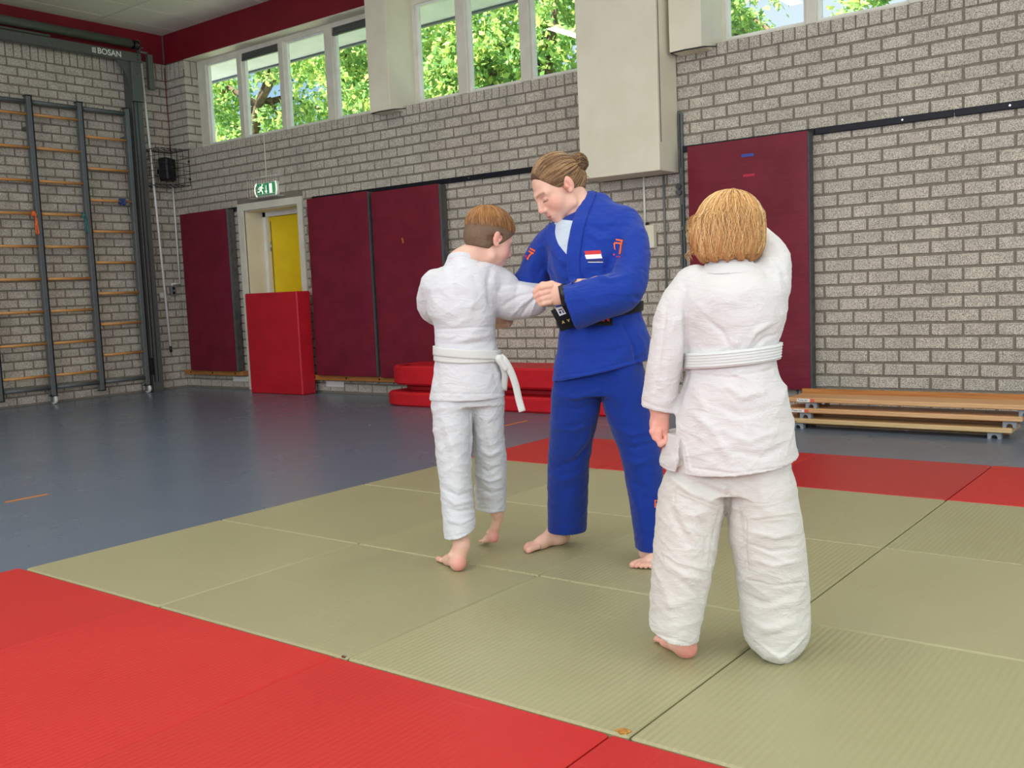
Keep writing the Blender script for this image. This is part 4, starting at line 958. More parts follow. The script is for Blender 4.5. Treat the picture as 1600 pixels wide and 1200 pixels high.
    def plane(s, pt, nrm, lo=None, hi=None, k=0.0):
        """cut away the side the normal points to (inside an optional window)"""
        w, g = s._win(s.lo if lo is None else lo, s.lo + s.h * s.n if hi is None else hi)
        n = np.array(nrm, float); n /= np.linalg.norm(n)
        d = (g[0] - pt[0]) * n[0] + (g[1] - pt[1]) * n[1] + (g[2] - pt[2]) * n[2]
        s._mix(w, (-d).astype(np.float32), k, 'sub'); return s
    def mesh(s, floor=None):
        D = s.D; I = D < 0
        c = np.zeros(tuple(np.array(D.shape) - 1), np.uint8)
        for dx in (0, 1):
            for dy in (0, 1):
                for dz in (0, 1): c += I[dx:D.shape[0] - 1 + dx, dy:D.shape[1] - 1 + dy, dz:D.shape[2] - 1 + dz]
        act = (c > 0) & (c < 8); idx = np.argwhere(act); num = np.full(act.shape, -1, np.int32); num[act] = np.arange(len(idx), dtype=np.int32)
        cor = [(x, y, z) for x in (0, 1) for y in (0, 1) for z in (0, 1)]
        val = np.stack([D[idx[:, 0] + a, idx[:, 1] + b, idx[:, 2] + e] for a, b, e in cor], 1)
        acc = np.zeros((len(idx), 3)); cnt = np.zeros(len(idx))
        for i, p in enumerate(cor):
            for j, q in enumerate(cor):
                if j > i and sum(abs(p[t] - q[t]) for t in range(3)) == 1:
                    m = (val[:, i] < 0) != (val[:, j] < 0); va, vb = val[m, i], val[m, j]; t = va / (va - vb)
                    acc[m] += np.array(p) + t[:, None] * (np.array(q) - np.array(p)); cnt[m] += 1
        V = s.lo + s.h * (idx + acc / cnt[:, None])
        quads = []
        for ax in range(3):
            b1, b2 = [(1, 2), (2, 0), (0, 1)][ax]
            sl0 = [slice(None)] * 3; sl1 = [slice(None)] * 3; sl0[ax] = slice(0, -1); sl1[ax] = slice(1, None)
            ch = I[tuple(sl0)] != I[tuple(sl1)]
            e = np.argwhere(ch); e = e[(e[:, b1] > 0) & (e[:, b2] > 0) & (e[:, b1] < D.shape[b1] - 1) & (e[:, b2] < D.shape[b2] - 1)]
            o1 = np.zeros(3, int); o1[b1] = 1; o2 = np.zeros(3, int); o2[b2] = 1
            q = np.stack([num[tuple((e - o1 - o2).T)], num[tuple((e - o2).T)], num[tuple(e.T)], num[tuple((e - o1).T)]], 1)
            inside = I[tuple(e.T)]; q[~inside] = q[~inside][:, ::-1]
            quads.append(q)
        return V, np.concatenate(quads)
def vnormals(V, Q):
    a = V[Q[:, 2]] - V[Q[:, 0]]; b = V[Q[:, 3]] - V[Q[:, 1]]; fn = np.cross(a, b)
    out = np.stack([sum(np.bincount(Q[:, k], fn[:, j], len(V)) for k in range(4)) for j in range(3)], 1)
    return out / (np.linalg.norm(out, axis=1)[:, None] + 1e-12)
def relax(V, Q, it=1, f=0.5):
    for _ in range(it):
        s = np.zeros_like(V); n = np.zeros(len(V))
        for k in range(4):
            for m in (1, 3):
                j = Q[:, (k + m) % 4]
                for c in range(3): s[:, c] += np.bincount(Q[:, k], V[j, c], len(V))
                n += np.bincount(Q[:, k], minlength=len(V))
        V = V + f * (s / n[:, None] - V)
    return V
def to_mesh(name, V, Q, m, tint=None):
    me = bpy.data.meshes.new(name); me.vertices.add(len(V)); me.vertices.foreach_set('co', V.ravel().astype(np.float32))
    me.loops.add(len(Q) * 4); me.loops.foreach_set('vertex_index', Q.ravel().astype(np.int32))
    me.polygons.add(len(Q)); me.polygons.foreach_set('loop_start', np.arange(0, len(Q) * 4, 4, dtype=np.int32))
    me.polygons.foreach_set('use_smooth', np.ones(len(Q), bool)); me.update(); me.validate()
    if tint is not None:
        at = me.color_attributes.new('tint', 'FLOAT_COLOR', 'POINT'); at.data.foreach_set('color', np.concatenate([tint, np.ones((len(V), 1))], 1).ravel().astype(np.float32))
    me.materials.append(m); return me
WD = RNG.normal(size=(14, 3)); WP = RNG.uniform(0, 6.3, 14)
def wrinkle(V, amp, fz=(40, 90), stretch=0.35):
    o = np.zeros(len(V)); warp = 0.03 * np.stack([np.sin(V @ WD[k] * 9 + WP[k]) for k in range(3)], 1)
    P = V + warp
    for k in range(3, 14):
        d = WD[k] * np.array([stretch, stretch, 1.0]); d /= np.linalg.norm(d); f = fz[0] + (fz[1] - fz[0]) * (k - 3) / 10
        mod = 0.5 + 0.5 * np.sin(V @ WD[(k * 5) % 14] * 7 + WP[k])
        sv = np.sin(P @ d * f + WP[k])
        o += mod * (1 - np.abs(sv)) ** 2 / (k * 0.35)
    return amp * (o - o.mean())

class Figure:
    """a person's local frame: x to image right, y away from the photographer, z up"""
    def __init__(s, gx, gy, label):
        s.g = np.array([gx, gy, 0.0]); d = s.g[:2] - CAM[:2]; d /= np.linalg.norm(d)
        s.ny = np.array([d[0], d[1], 0]); s.nx = np.array([d[1], -d[0], 0]); s.rz = math.atan2(s.nx[1], s.nx[0])
        s.root = empty('person', tuple(s.g), label, 'person', None, s.rz)
        s.Rw = np.stack([s.nx, s.ny, np.array([0, 0, 1.0])])
    def P(s, px, py, n=0.0):
        d = np.array([(px - 800) / F_PX, (py - 600) / F_PX, 1.0]) @ CR
        t = (n - (CAM - s.g) @ s.ny) / (d @ s.ny); w = CAM + t * d - s.g
        return np.array([w @ s.nx, w @ s.ny, w[2]])
    def sc(s, n=0.0): return (np.linalg.norm(s.g[:2] - CAM[:2]) + n) / F_PX
    def row(s, y, xl, xr, b, n=0.0):
        p = s.P((xl + xr) / 2, y, n); return (p[2], p[0], n, (xr - xl) / 2 * s.sc(n), b)
    def world(s, V): return V @ s.Rw + s.g
    def local(s, w): return (np.asarray(w) - s.g) @ s.Rw.T
    def px(s, V): return project(s.world(V))
    def folds(s, V, Q, F):
        Nn = vnormals(V, Q); q = s.px(V); view = s.world(V) - CAM; view /= np.linalg.norm(view, axis=1)[:, None]
        front = np.clip(-(np.sum((Nn @ s.Rw) * view, 1)) * 2.2, 0, 1); disp = np.zeros(len(V))
        for f in F:
            pts, wd, amp = f[0], f[1], f[2]
            best = np.full(len(V), 1e9); par = np.zeros(len(V)); tot = len(pts) - 1
            for i in range(tot):
                a = np.array(pts[i], float); b = np.array(pts[i + 1], float); ab = b - a
                t = np.clip(((q - a) @ ab) / (ab @ ab), 0, 1); d = np.linalg.norm(q - a - t[:, None] * ab, axis=1)
                m = d < best; best[m] = d[m]; par[m] = (i + t[m]) / tot
            tp = np.ones(len(V)) if len(f) > 3 and f[3] else np.sin(np.clip(par, 0.03, 0.97) * PI) ** 0.5
            disp += amp * tp * np.exp(-(best / wd) ** 2)
        return V + Nn * (disp * front)[:, None]
    def part(s, name, V, Q, m, tint=None, parent=None):
        o = link_mesh(name, to_mesh(name, V, Q, MATS[m], tint), None, parent or s.root); return o
    def cloth(s, name, S, m, folds=(), amp=0.0, fz=(40, 90), stretch=0.35, smooth=1):
        V, Q = S.mesh(); V = relax(V, Q, smooth)
        if amp: V = V + vnormals(V, Q) * wrinkle(V, amp, fz, stretch)[:, None]
        if folds: V = s.folds(V, Q, folds)
        o = s.part(name, V, Q, m); o['_n'] = 1; del o['_n']
        s.bv = s.bvh(V, Q); return o, s.bv
    def bvh(s, V, Q): return BVHTree.FromPolygons([tuple(v) for v in V], [tuple(int(i) for i in q) for q in Q])
    def hit(s, bv, px, py):
        d = np.array([(px - 800) / F_PX, (py - 600) / F_PX, 1.0]) @ CR; d /= np.linalg.norm(d)
        o = s.local(CAM); dl = d @ s.Rw.T
        loc, nor, _, _ = bv.ray_cast(Vector(o), Vector(dl))
        if loc is None: return None, None
        return np.array(loc), np.array(nor)
    def patch(s, name, bv, poly, m, off=0.0015, parent=None, step=3.0, th=0.0):
        """a piece of cloth or embroidery lying on the surface, its outline given where the photo shows it"""
        import bmesh
        bm = bmesh.new(); xs = [p[0] for p in poly]; ys = [p[1] for p in poly]
        vs = [bm.verts.new((p[0], p[1], 0)) for p in poly]; bm.faces.new(vs)
        for ax, lo, hi in ((0, min(xs), max(xs)), (1, min(ys), max(ys))):
            c = lo + step
            while c < hi:
                co = [0, 0, 0]; co[ax] = c; no = [0, 0, 0]; no[ax] = 1
                bmesh.ops.bisect_plane(bm, geom=bm.verts[:] + bm.edges[:] + bm.faces[:], plane_co=co, plane_no=no); c += step
        ok = True
        for v in bm.verts:
            p, n = s.hit(bv, v.co[0], v.co[1])
            if p is None: ok = False; p, n = s.P(v.co[0], v.co[1], 0), np.array([0, -1.0, 0])
            v.co = Vector(p + n * off)
        bmesh.ops.recalc_face_normals(bm, faces=bm.faces)
        me = bpy.data.meshes.new(name); bm.to_mesh(me); bm.free(); me.materials.append(MATS[m])
        for p in me.polygons: p.use_smooth = True
        o = link_mesh(name, me, None, parent or s.root); return o
    def band(s, name, bv, line, wpx, th, m, parent=None, off=0.0, ridge=0):
        """a raised strip (lapel, belt run) along a line on the surface"""
        L = np.array(line, float); seg = np.r_[0, np.cumsum(np.linalg.norm(np.diff(L, axis=0), axis=1))]; n = max(4, int(seg[-1] / 5)); q = np.linspace(0, seg[-1], n)
        C = np.stack([catmull(seg, L[:, 0], q), catmull(seg, L[:, 1], q)], 1); T = np.gradient(C, axis=0); T /= np.linalg.norm(T, axis=1)[:, None]; Nn = np.stack([-T[:, 1], T[:, 0]], 1)
        W = np.interp(q, seg, wpx) if hasattr(wpx, '__len__') else np.full(n, wpx)
        prof = [(-0.5, 0.0), (-0.5, 1.0)] + [(u, 1.0 + 0.12 * ridge * math.cos(u * 2 * PI * 4)) for u in np.linspace(-0.42, 0.42, 13)] + [(0.5, 1.0), (0.5, 0.0)]
        vs = []; last = None
        for i in range(n):
            for u, hgt in prof:
                c = C[i] + Nn[i] * u * W[i]; p, nn = s.hit(bv, *c)
                if p is None: p, nn = last if last else (s.P(c[0], c[1], 0), np.array([0, -1.0, 0]))
                last = (p, nn); vs.append(p + nn * (off + th * hgt - 0.003 * (hgt == 0)))
        k = len(prof); fs = [(i * k + j, i * k + j + 1, (i + 1) * k + j + 1, (i + 1) * k + j) for i in range(n - 1) for j in range(k - 1)] + [tuple(range(k)), tuple(range((n - 1) * k, n * k))[::-1]]
        b = MB(); b._add([tuple(v) for v in vs], fs, True); return b.build(name, MATS[m], parent or s.root)
    def belt(s, name, rows_fn, zc, tilt, hgt, m, grow=0.006, layers=1):
        """a belt ring round the waist: rows_fn(z) -> cx, cy, a, b"""
        n = 72; vs = []; prof = [(-0.5, -0.004), (-0.5, 1), (-0.3, 1.0), (-0.1, 1.06), (0.1, 1.06), (0.3, 1.0), (0.5, 1), (0.5, -0.004)]
        for i in range(n):
            a = 2 * PI * i / n
            for (u, g) in prof:
                cx, cy, A, B = rows_fn(zc); z = zc + hgt * u + tilt[0] * math.cos(a) + tilt[1] * math.sin(a); cx, cy, A, B = rows_fn(z)
                e = grow * g
                vs.append((cx + (A + e) * math.cos(a), cy + (B + e) * math.sin(a), z))
        k = len(prof); fs = [(i * k + j, i * k + (j + 1) % k, ((i + 1) % n) * k + (j + 1) % k, ((i + 1) % n) * k + j) for i in range(n) for j in range(k)]
        b = MB(); b._add(vs, fs, True); return b.build(name, MATS[m], s.root)
    def ribbon(s, name, pts, w, m, parent=None, th=0.004, face=(0, -1, 0.2)):
        pts = np.array(pts, float); u = np.arange(len(pts)); q = np.linspace(0, len(pts) - 1, len(pts) * 5); C = np.stack([catmull(u, pts[:, j], q) for j in range(3)], 1)
        T = np.gradient(C, axis=0); T /= np.linalg.norm(T, axis=1)[:, None]; F = np.array(face, float); vs = []
        for i in range(len(C)):
            sd_ = np.cross(T[i], F); sd_ /= np.linalg.norm(sd_); nn = np.cross(sd_, T[i])
            for (a, b) in ((-1, -1), (-1, 1), (-0.33, 1.25), (0.33, 1.25), (1, 1), (1, -1)): vs.append(tuple(C[i] + sd_ * a * w / 2 + nn * b * th / 2))
        k = 6; n = len(C); fs = [(i * k + j, i * k + (j + 1) % k, (i + 1) * k + (j + 1) % k, (i + 1) * k + j) for i in range(n - 1) for j in range(k)] + [tuple(range(k)), tuple(range((n - 1) * k, n * k))[::-1]]
        b = MB(); b._add(vs, fs, True); return b.build(name, MATS[m], parent or s.root)

def basis(fwd, up):
    f = np.array(fwd, float); f /= np.linalg.norm(f); u = np.array(up, float); u -= f * (u @ f); u /= np.linalg.norm(u); r = np.cross(f, u)
    return np.stack([r, f, u], 1)          # columns: right, forward, up
def head(S, c, B, s=1.0, female=False, ears=(1, 1)):
    T = lambda x, y, z: c + B @ (np.array([x, y, z]) * s)
    E = lambda x, y, z, rx, ry, rz, k=0.02, op='add': S.ell(T(x, y, z), np.array([rx, ry, rz]) * s, B, k * s, op)
    Cp = lambda a, b, ra, rb, k=0.012, op='add': S.cap(T(*a), T(*b), ra * s, rb * s, k * s, op)
    E(0, -0.018, 0.028, 0.076, 0.096, 0.088); E(0, 0.032, -0.012, 0.064, 0.062, 0.088, 0.03)
    E(0, 0.030, -0.078, 0.052, 0.055, 0.042, 0.03); E(0, 0.076, -0.103, 0.020, 0.016, 0.016, 0.025)
    for g in (1, -1):
        E(g * 0.036, 0.058, -0.042, 0.028, 0.028, 0.028, 0.025)
        Cp((g * 0.012, 0.092, 0.014), (g * 0.046, 0.072, 0.014), 0.008, 0.008, 0.02)
        E(g * 0.031, 0.098, -0.006, 0.018, 0.016, 0.011, 0.012, 'sub')
        E(g * 0.031, 0.078, -0.007, 0.0155, 0.0125, 0.0115, 0.004)
        Cp((g * 0.034, -0.01, -0.05), (g * 0.052, 0.005, -0.085), 0.02, 0.016, 0.03)
        Cp((g * 0.019, 0.0915, -0.013), (g * 0.044, 0.080, -0.012), 0.0018, 0.0018, 0.003)   # lid line
        if ears[0 if g > 0 else 1]:
            R2 = B @ np.array(Matrix.Rotation(g * 0.32, 3, 'Z') @ Matrix.Rotation(0.18, 3, 'X'))
            S.ell(T(g * 0.080, -0.012, -0.012), np.array([0.010, 0.019, 0.032]) * s, R2, 0.006 * s)
            S.ell(T(g * 0.092, -0.006, -0.010), np.array([0.009, 0.011, 0.020]) * s, R2, 0.004 * s, 'sub')
            S.ell(T(g * 0.082, -0.002, -0.036), np.array([0.007, 0.009, 0.010]) * s, R2, 0.006 * s)
            Cp((g * 0.084, 0.004, -0.012), (g * 0.085, 0.003, -0.018), 0.005, 0.005, 0.004)
            Cp((g * 0.087, -0.012, 0.004), (g * 0.087, -0.012, -0.02), 0.0035, 0.003, 0.004)
    Cp((0, 0.090, 0.012), (0, 0.112, -0.034), 0.009, 0.0105, 0.016); E(0, 0.112, -0.040, 0.0125, 0.0115, 0.010, 0.01)
    for g in (1, -1): E(g * 0.0125, 0.100, -0.044, 0.008, 0.010, 0.0075, 0.008); E(g * 0.006, 0.110, -0.0515, 0.003, 0.004, 0.003, 0.002, 'sub')
    E(0, 0.084, -0.072, 0.030, 0.018, 0.020, 0.02)
    Cp((-0.018, 0.094, -0.070), (0.018, 0.094, -0.070), 0.0055, 0.0055, 0.008); E(0, 0.101, -0.069, 0.012, 0.006, 0.0055, 0.006)
    Cp((-0.015, 0.093, -0.081), (0.015, 0.093, -0.081), 0.0065, 0.0065, 0.008)
    Cp((-0.019, 0.1015, -0.0755), (0.019, 0.1015, -0.0755), 0.0022, 0.0022, 0.003, 'sub')
    return T
def foot(S, heel, toe, ankle, sc=1.0, out=1, raise_=0.0):
    """heel and toe tip on the ground, ankle centre; out: +1 the small toe lies to the foot's right"""
    h = np.array(heel, float); t = np.array(toe, float); an = np.array(ankle, float); f = t - h; L = np.linalg.norm(f); f /= L; up = np.array([0, 0, 1.0]); up = up - f * (up @ f); up /= np.linalg.norm(up)
    r = np.cross(f, up); T = lambda x, y, z: h + r * x * L * out + f * y * L + up * z * L
    C = lambda a, b, ra, rb, k=0.06: S.cap(T(*a), T(*b), ra * L, rb * L, k * L)
    C((0, 0.13, 0.13), (0, 0.15, 0.12), 0.13, 0.13); C((0, 0.15, 0.14), (-0.04, 0.66, 0.085), 0.115, 0.085); C((0.02, 0.2, 0.12), (0.10, 0.62, 0.07), 0.10, 0.07); C((0, 0.62, 0.08), (-0.02, 0.72, 0.075), 0.10, 0.085)
    S.cap(T(0, 0.2, 0.18), an, 0.135 * L, 0.15 * L, 0.1 * L); C((-0.01, 0.28, 0.30), (-0.03, 0.6, 0.12), 0.10, 0.075, 0.1)
    for g in (1, -1): S.ell(T(g * 0.12, 0.23, 0.30), np.array([0.05, 0.05, 0.06]) * L, None, 0.04 * L)
    for q, (x, y0, y1, rad) in enumerate(((-0.115, 0.76, 0.955, 0.056), (-0.035, 0.80, 0.945, 0.040), (0.035, 0.78, 0.905, 0.038), (0.095, 0.75, 0.86, 0.036), (0.150, 0.70, 0.80, 0.036))):
        C((x, y0, 0.075), (x, (y0 + y1) / 2 + 0.02, 0.068), rad * 0.95, rad * 0.95, 0.03); C((x, (y0 + y1) / 2 + 0.02, 0.068), (x, y1, 0.05), rad * 0.95, rad, 0.012)
    return T
def sample(S, p):
    q = (p - S.lo) / S.h; q = np.clip(q, 0, np.array(S.n) - 1.001); i = q.astype(int); f = q - i; o = 0
    for a in (0, 1):
        for b in (0, 1):
            for c in (0, 1):
                w = (f[..., 0] if a else 1 - f[..., 0]) * (f[..., 1] if b else 1 - f[..., 1]) * (f[..., 2] if c else 1 - f[..., 2])
                o = o + w * S.D[i[..., 0] + a, i[..., 1] + b, i[..., 2] + c]
    return o
def sgrad(S, p, e=0.004):
    g = np.stack([sample(S, p + np.eye(3)[k] * e) - sample(S, p - np.eye(3)[k] * e) for k in range(3)], -1)
    return g / (np.linalg.norm(g, axis=-1)[..., None] + 1e-9)
def hair_strands(fig, name, S, c, B, rad, pole, a0, a1, n, m, thick=0.0011, jit=0.003, drop=None, segs=8, clump=14, seed=1, parent=None, keep=None, wave=0.03, ends=0.07):
    """strands run from the pole over the scalp, laid on the hair surface S; a0..a1: polar range"""
    rg = np.random.default_rng(seed); pole = np.array(pole, float); pole /= np.linalg.norm(pole); e1 = np.cross(pole, [0.3, 0.2, 1.0]); e1 /= np.linalg.norm(e1); e2 = np.cross(pole, e1)
    rad = np.array(rad); mb = MB()
    az = rg.uniform(0, 2 * PI, n); hi = np.array([a1(a) if callable(a1) else a1 for a in az])
    s0 = a0 + (hi - a0) * rg.uniform(0, 0.5, n); s1 = hi - (hi - a0) * rg.uniform(0, ends, n)
    t = np.linspace(0, 1, segs)[None, :]; th = s0[:, None] + (s1 - s0)[:, None] * t
    cl = (np.floor(az * clump) + 0.5) / clump; ph = rg.uniform(0, 6, n)[:, None]
    aq = az[:, None] + (cl - az)[:, None] * t * 0.5 + wave * np.sin(ph + 3 * t)
    d = pole * np.cos(th)[..., None] + (e1 * np.cos(aq)[..., None] + e2 * np.sin(aq)[..., None]) * np.sin(th)[..., None]
    q = d / np.linalg.norm(d / rad, axis=-1)[..., None]; pts = c + q @ B.T
    if drop is not None: pts = np.concatenate([pts, drop(pts, rg)], 1)
    m2 = pts.shape[1]; off = rg.uniform(0.0, jit, n)[:, None] * np.sin(PI * np.clip(np.linspace(0.1, 0.95, m2), 0, 1))[None, :] + 0.0004
    for _ in range(3):
        pts = pts - (sample(S, pts) - off)[..., None] * np.clip(sgrad(S, pts), -1, 1)
    for i in range(n):
        pl = pts[i]
        if keep is not None:
            ok = keep(pl); k = int(np.argmin(ok)) if not ok.all() else m2
            pl = pl[:k]
        if len(pl) < 3: continue
        mb.tube(pl, [thick * (1.0 - 0.6 * (k / (len(pl) - 1))) for k in range(len(pl))], 3, caps=False)
    return mb.build(name, MATS[m], parent or fig.root)

# ---- cloth, skin and hair materials
def gi_mat(name, ca, cb, weave=900.0, st=0.35, rough=0.85, wr=0.5):
    def ex(m, nt, bs, t):
        n = N(nt, 'ShaderNodeTexNoise', Scale=9.0, Detail=6.0, Roughness=0.6, Distortion=0.8); mp = N(nt, 'ShaderNodeMapping'); mp.inputs['Scale'].default_value = (1.0, 1.0, 2.2)
        nt.links.new(t.outputs['Object'], mp.inputs['Vector']); nt.links.new(mp.outputs['Vector'], n.inputs['Vector'])
        mx = N(nt, 'ShaderNodeMix', data_type='RGBA'); mx.inputs['A'].default_value = (*ca, 1); mx.inputs['B'].default_value = (*cb, 1); nt.links.new(n.outputs['Fac'], mx.inputs['Factor']); nt.links.new(mx.outputs['Result'], bs.inputs['Base Color'])
        w = N(nt, 'ShaderNodeTexWave', wave_type='BANDS', bands_direction='Z'); w.inputs['Scale'].default_value = 2 * PI / 0.0045 / 20; w.inputs['Distortion'].default_value = 1.5; w.inputs['Detail Scale'].default_value = 30.0
        nt.links.new(t.outputs['Object'], w.inputs['Vector'])
        f = N(nt, 'ShaderNodeTexNoise', Scale=weave, Detail=1.0); nt.links.new(t.outputs['Object'], f.inputs['Vector'])
        cz = N(nt, 'ShaderNodeTexNoise', noise_type='RIDGED_MULTIFRACTAL', Scale=7.0, Detail=5.0, Roughness=0.5, Distortion=0.5); mp2 = N(nt, 'ShaderNodeMapping'); mp2.inputs['Rotation'].default_value = (0.5, 0.4, 0.3); mp2.inputs['Scale'].default_value = (1.0, 1.0, 1.7)
        nt.links.new(t.outputs['Object'], mp2.inputs['Vector']); nt.links.new(mp2.outputs['Vector'], cz.inputs['Vector'])
        b0 = N(nt, 'ShaderNodeBump', Strength=wr * 0.9, Distance=0.006); nt.links.new(cz.outputs['Fac'], b0.inputs['Height'])
        b1 = N(nt, 'ShaderNodeBump', Strength=wr, Distance=0.02); nt.links.new(n.outputs['Fac'], b1.inputs['Height']); nt.links.new(b0.outputs['Normal'], b1.inputs['Normal'])
        b2 = N(nt, 'ShaderNodeBump', Strength=st * 0.5, Distance=0.0012); nt.links.new(w.outputs['Fac'], b2.inputs['Height']); nt.links.new(b1.outputs['Normal'], b2.inputs['Normal'])
        b3 = N(nt, 'ShaderNodeBump', Strength=st, Distance=0.0008); nt.links.new(f.outputs['Fac'], b3.inputs['Height']); nt.links.new(b2.outputs['Normal'], b3.inputs['Normal']); nt.links.new(b3.outputs['Normal'], bs.inputs['Normal'])
    return mat(name, ca, rough, 0.2, sheen=0.15, extra=ex)
gi_mat('gi_white', srgb(212, 215, 220), srgb(221, 223, 227)); gi_mat('gi_offwhite', srgb(211, 210, 208), srgb(220, 219, 218)); gi_mat('gi_trouser', srgb(207, 211, 216), srgb(217, 220, 224))
gi_mat('gi_cream', srgb(206, 204, 197), srgb(218, 217, 212)); gi_mat('gi_blue', srgb(22, 54, 150), srgb(29, 64, 164)); gi_mat('gi_blue_trouser', srgb(14, 45, 132), srgb(20, 55, 148), wr=0.35)
gi_mat('belt_white', srgb(214, 217, 214), srgb(222, 225, 222), wr=0.1); gi_mat('belt_black', srgb(14, 15, 20), srgb(22, 23, 28), wr=0.1); gi_mat('shirt', srgb(190, 206, 220), srgb(200, 214, 226), wr=0.3)
mat('embroider_orange', srgb(240, 96, 30), 0.6, noise=(300, 2), color2=srgb(250, 120, 50)); mat('embroider_red', srgb(200, 40, 44), 0.6); mat('embroider_navy', srgb(30, 44, 92), 0.6); mat('embroider_white', srgb(240, 240, 244), 0.6); mat('embroider_gold', srgb(214, 190, 120), 0.6)
mat('embroider_pink', srgb(200, 40, 90), 0.6)
def skin_extra(m, nt, bs, t):
    a = N(nt, 'ShaderNodeAttribute'); a.attribute_name = 'tint'; n = N(nt, 'ShaderNodeTexNoise', Scale=45.0, Detail=4.0); nt.links.new(t.outputs['Object'], n.inputs['Vector'])
    mr = N(nt, 'ShaderNodeMapRange'); mr.inputs['To Min'].default_value = 0.93; mr.inputs['To Max'].default_value = 1.05; nt.links.new(n.outputs['Fac'], mr.inputs['Value'])
    hs = N(nt, 'ShaderNodeHueSaturation'); nt.links.new(a.outputs['Color'], hs.inputs['Color']); nt.links.new(mr.outputs['Result'], hs.inputs['Value']); nt.links.new(hs.outputs['Color'], bs.inputs['Base Color'])
    bs.inputs['Subsurface Weight'].default_value = 0.12; bs.inputs['Subsurface Radius'].default_value = (0.02, 0.008, 0.005); bs.inputs['Subsurface Scale'].default_value = 0.4
    b = N(nt, 'ShaderNodeBump', Strength=0.12, Distance=0.001); f = N(nt, 'ShaderNodeTexNoise', Scale=500.0, Detail=2.0); nt.links.new(t.outputs['Object'], f.inputs['Vector']); nt.links.new(f.outputs['Fac'], b.inputs['Height']); nt.links.new(b.outputs['Normal'], bs.inputs['Normal'])
mat('skin', srgb(226, 180, 158), 0.5, 0.35, extra=skin_extra)
def hair_mat(name, ca, cb, cc):
    def ex(m, nt, bs, t):
        g = N(nt, 'ShaderNodeNewGeometry'); r = N(nt, 'ShaderNodeValToRGB'); e = r.color_ramp.elements; e[0].color = (*ca, 1); e[1].color = (*cc, 1); q = e.new(0.5); q.color = (*cb, 1)
        nt.links.new(g.outputs['Random Per Island'], r.inputs['Fac']); nt.links.new(r.outputs['Color'], bs.inputs['Base Color'])
    return mat(name, cb, 0.42, 0.5, extra=ex)
hair_mat('hair_brown', srgb(88, 62, 44), srgb(126, 94, 66), srgb(204, 166, 116)); mat('scalp_brown', srgb(84, 62, 46), 0.6, noise=(120, 3), color2=srgb(102, 76, 54))
hair_mat('hair_ginger', srgb(134, 92, 54), srgb(168, 120, 70), srgb(196, 148, 92)); mat('scalp_ginger', srgb(100, 80, 62), 0.75, noise=(300, 3), color2=srgb(126, 102, 80), bump=(420, 0.5, 0.002))
mat('hair_short', srgb(118, 92, 70), 0.7, noise=(260, 3), color2=srgb(142, 114, 88), bump=(400, 0.5, 0.003))
hair_mat('hair_blond', srgb(150, 102, 56), srgb(214, 164, 98), srgb(246, 214, 158)); mat('scalp_blond', srgb(150, 104, 58), 0.6, noise=(120, 3), color2=srgb(176, 126, 74))
SKIN = np.array(srgb(232, 188, 166)); PINK = np.array(srgb(226, 146, 134)); LIP = np.array(srgb(204, 120, 114)); DARK = np.array(srgb(70, 46, 38)); BROW = np.array(srgb(140, 104, 80))
def tint(V, spots, base=SKIN):
    c = np.tile(base, (len(V), 1))
    for p, r, col, w in spots:
        d = np.linalg.norm((V - p) / np.array(r), axis=1); f = w * np.clip(1.3 - d, 0, 1) ** 0.7; f = np.clip(f, 0, 1)[:, None]; c = c * (1 - f) + np.array(col) * f
    return c
def face_spots(T, s, B, blush=0.45):
    sp = []
    for g in (1, -1):
        sp += [(T(g * 0.045, 0.07, -0.04), 0.032 * s, PINK, blush), (T(g * 0.082, -0.012, -0.012), 0.034 * s, PINK, 0.6)]
        for q in range(5): sp.append((T(g * (0.014 + 0.008 * q), 0.1 - 0.0045 * q, 0.018 - 0.0006 * (q - 2) ** 2), 0.0062 * s, BROW, 0.8))
        for q in range(4): sp.append((T(g * (0.020 + 0.0075 * q), 0.0925 - 0.004 * q, -0.0135), 0.0042 * s, DARK, 0.85))
    for q in range(-3, 4): sp += [(T(0.0055 * q, 0.102 - 0.0006 * q * q, -0.0695), 0.0075 * s, LIP, 0.5), (T(0.005 * q, 0.099 - 0.0006 * q * q, -0.081), 0.0075 * s, LIP, 0.5), (T(0.0055 * q, 0.100 - 0.0008 * q * q, -0.0755), 0.0035 * s, DARK, 0.6)]
    sp.append((T(0, 0.115, -0.04), 0.016 * s, PINK, 0.4))
    return sp
def shell(S, c, B, rad, k=0.0): S.ell(c, rad, B, k)

# ================================================================== person 1: the boy having his sleeve gripped
A = Figure(1.652, 1.054, 'child in white judo suit and white belt, sleeve held by the adult in blue')
P = A.P; sA = A.sc()
trA = [A.row(419, 690, 765, 0.085, 0.0), A.row(432, 676, 772, 0.10, 0.0), A.row(450, 668, 775, 0.112, 0.0), A.row(480, 668, 775, 0.118, 0.0), A.row(511, 679, 774, 0.115, 0.005), A.row(535, 680, 775, 0.112, 0.005), A.row(553, 680, 779, 0.112, 0.005), A.row(575, 678, 783, 0.12, 0.005), A.row(600, 674, 786, 0.13, 0.005), A.row(622, 671, 789, 0.135, 0.005)]
J = Sdf((-0.30, -0.25, 0.6), (0.36, 0.45, 1.36), 0.004)
J.stack(trA, 0.0)
zh = trA[-1][0]
J.stack([A.row(403, 700, 744, 0.055, -0.005), A.row(425, 690, 762, 0.08, 0.0)], 0.03)
armA = [P(757, 437, 0.03), P(776, 452, 0.06), P(800, 470, 0.06), P(824, 469, 0.04), P(848, 464, 0.025)]
J.tube(armA, [0.085, 0.088, 0.078, 0.066, 0.05], [0.078, 0.09, 0.082, 0.074, 0.052], (0, 1, 0), 0.03, flat1=True)
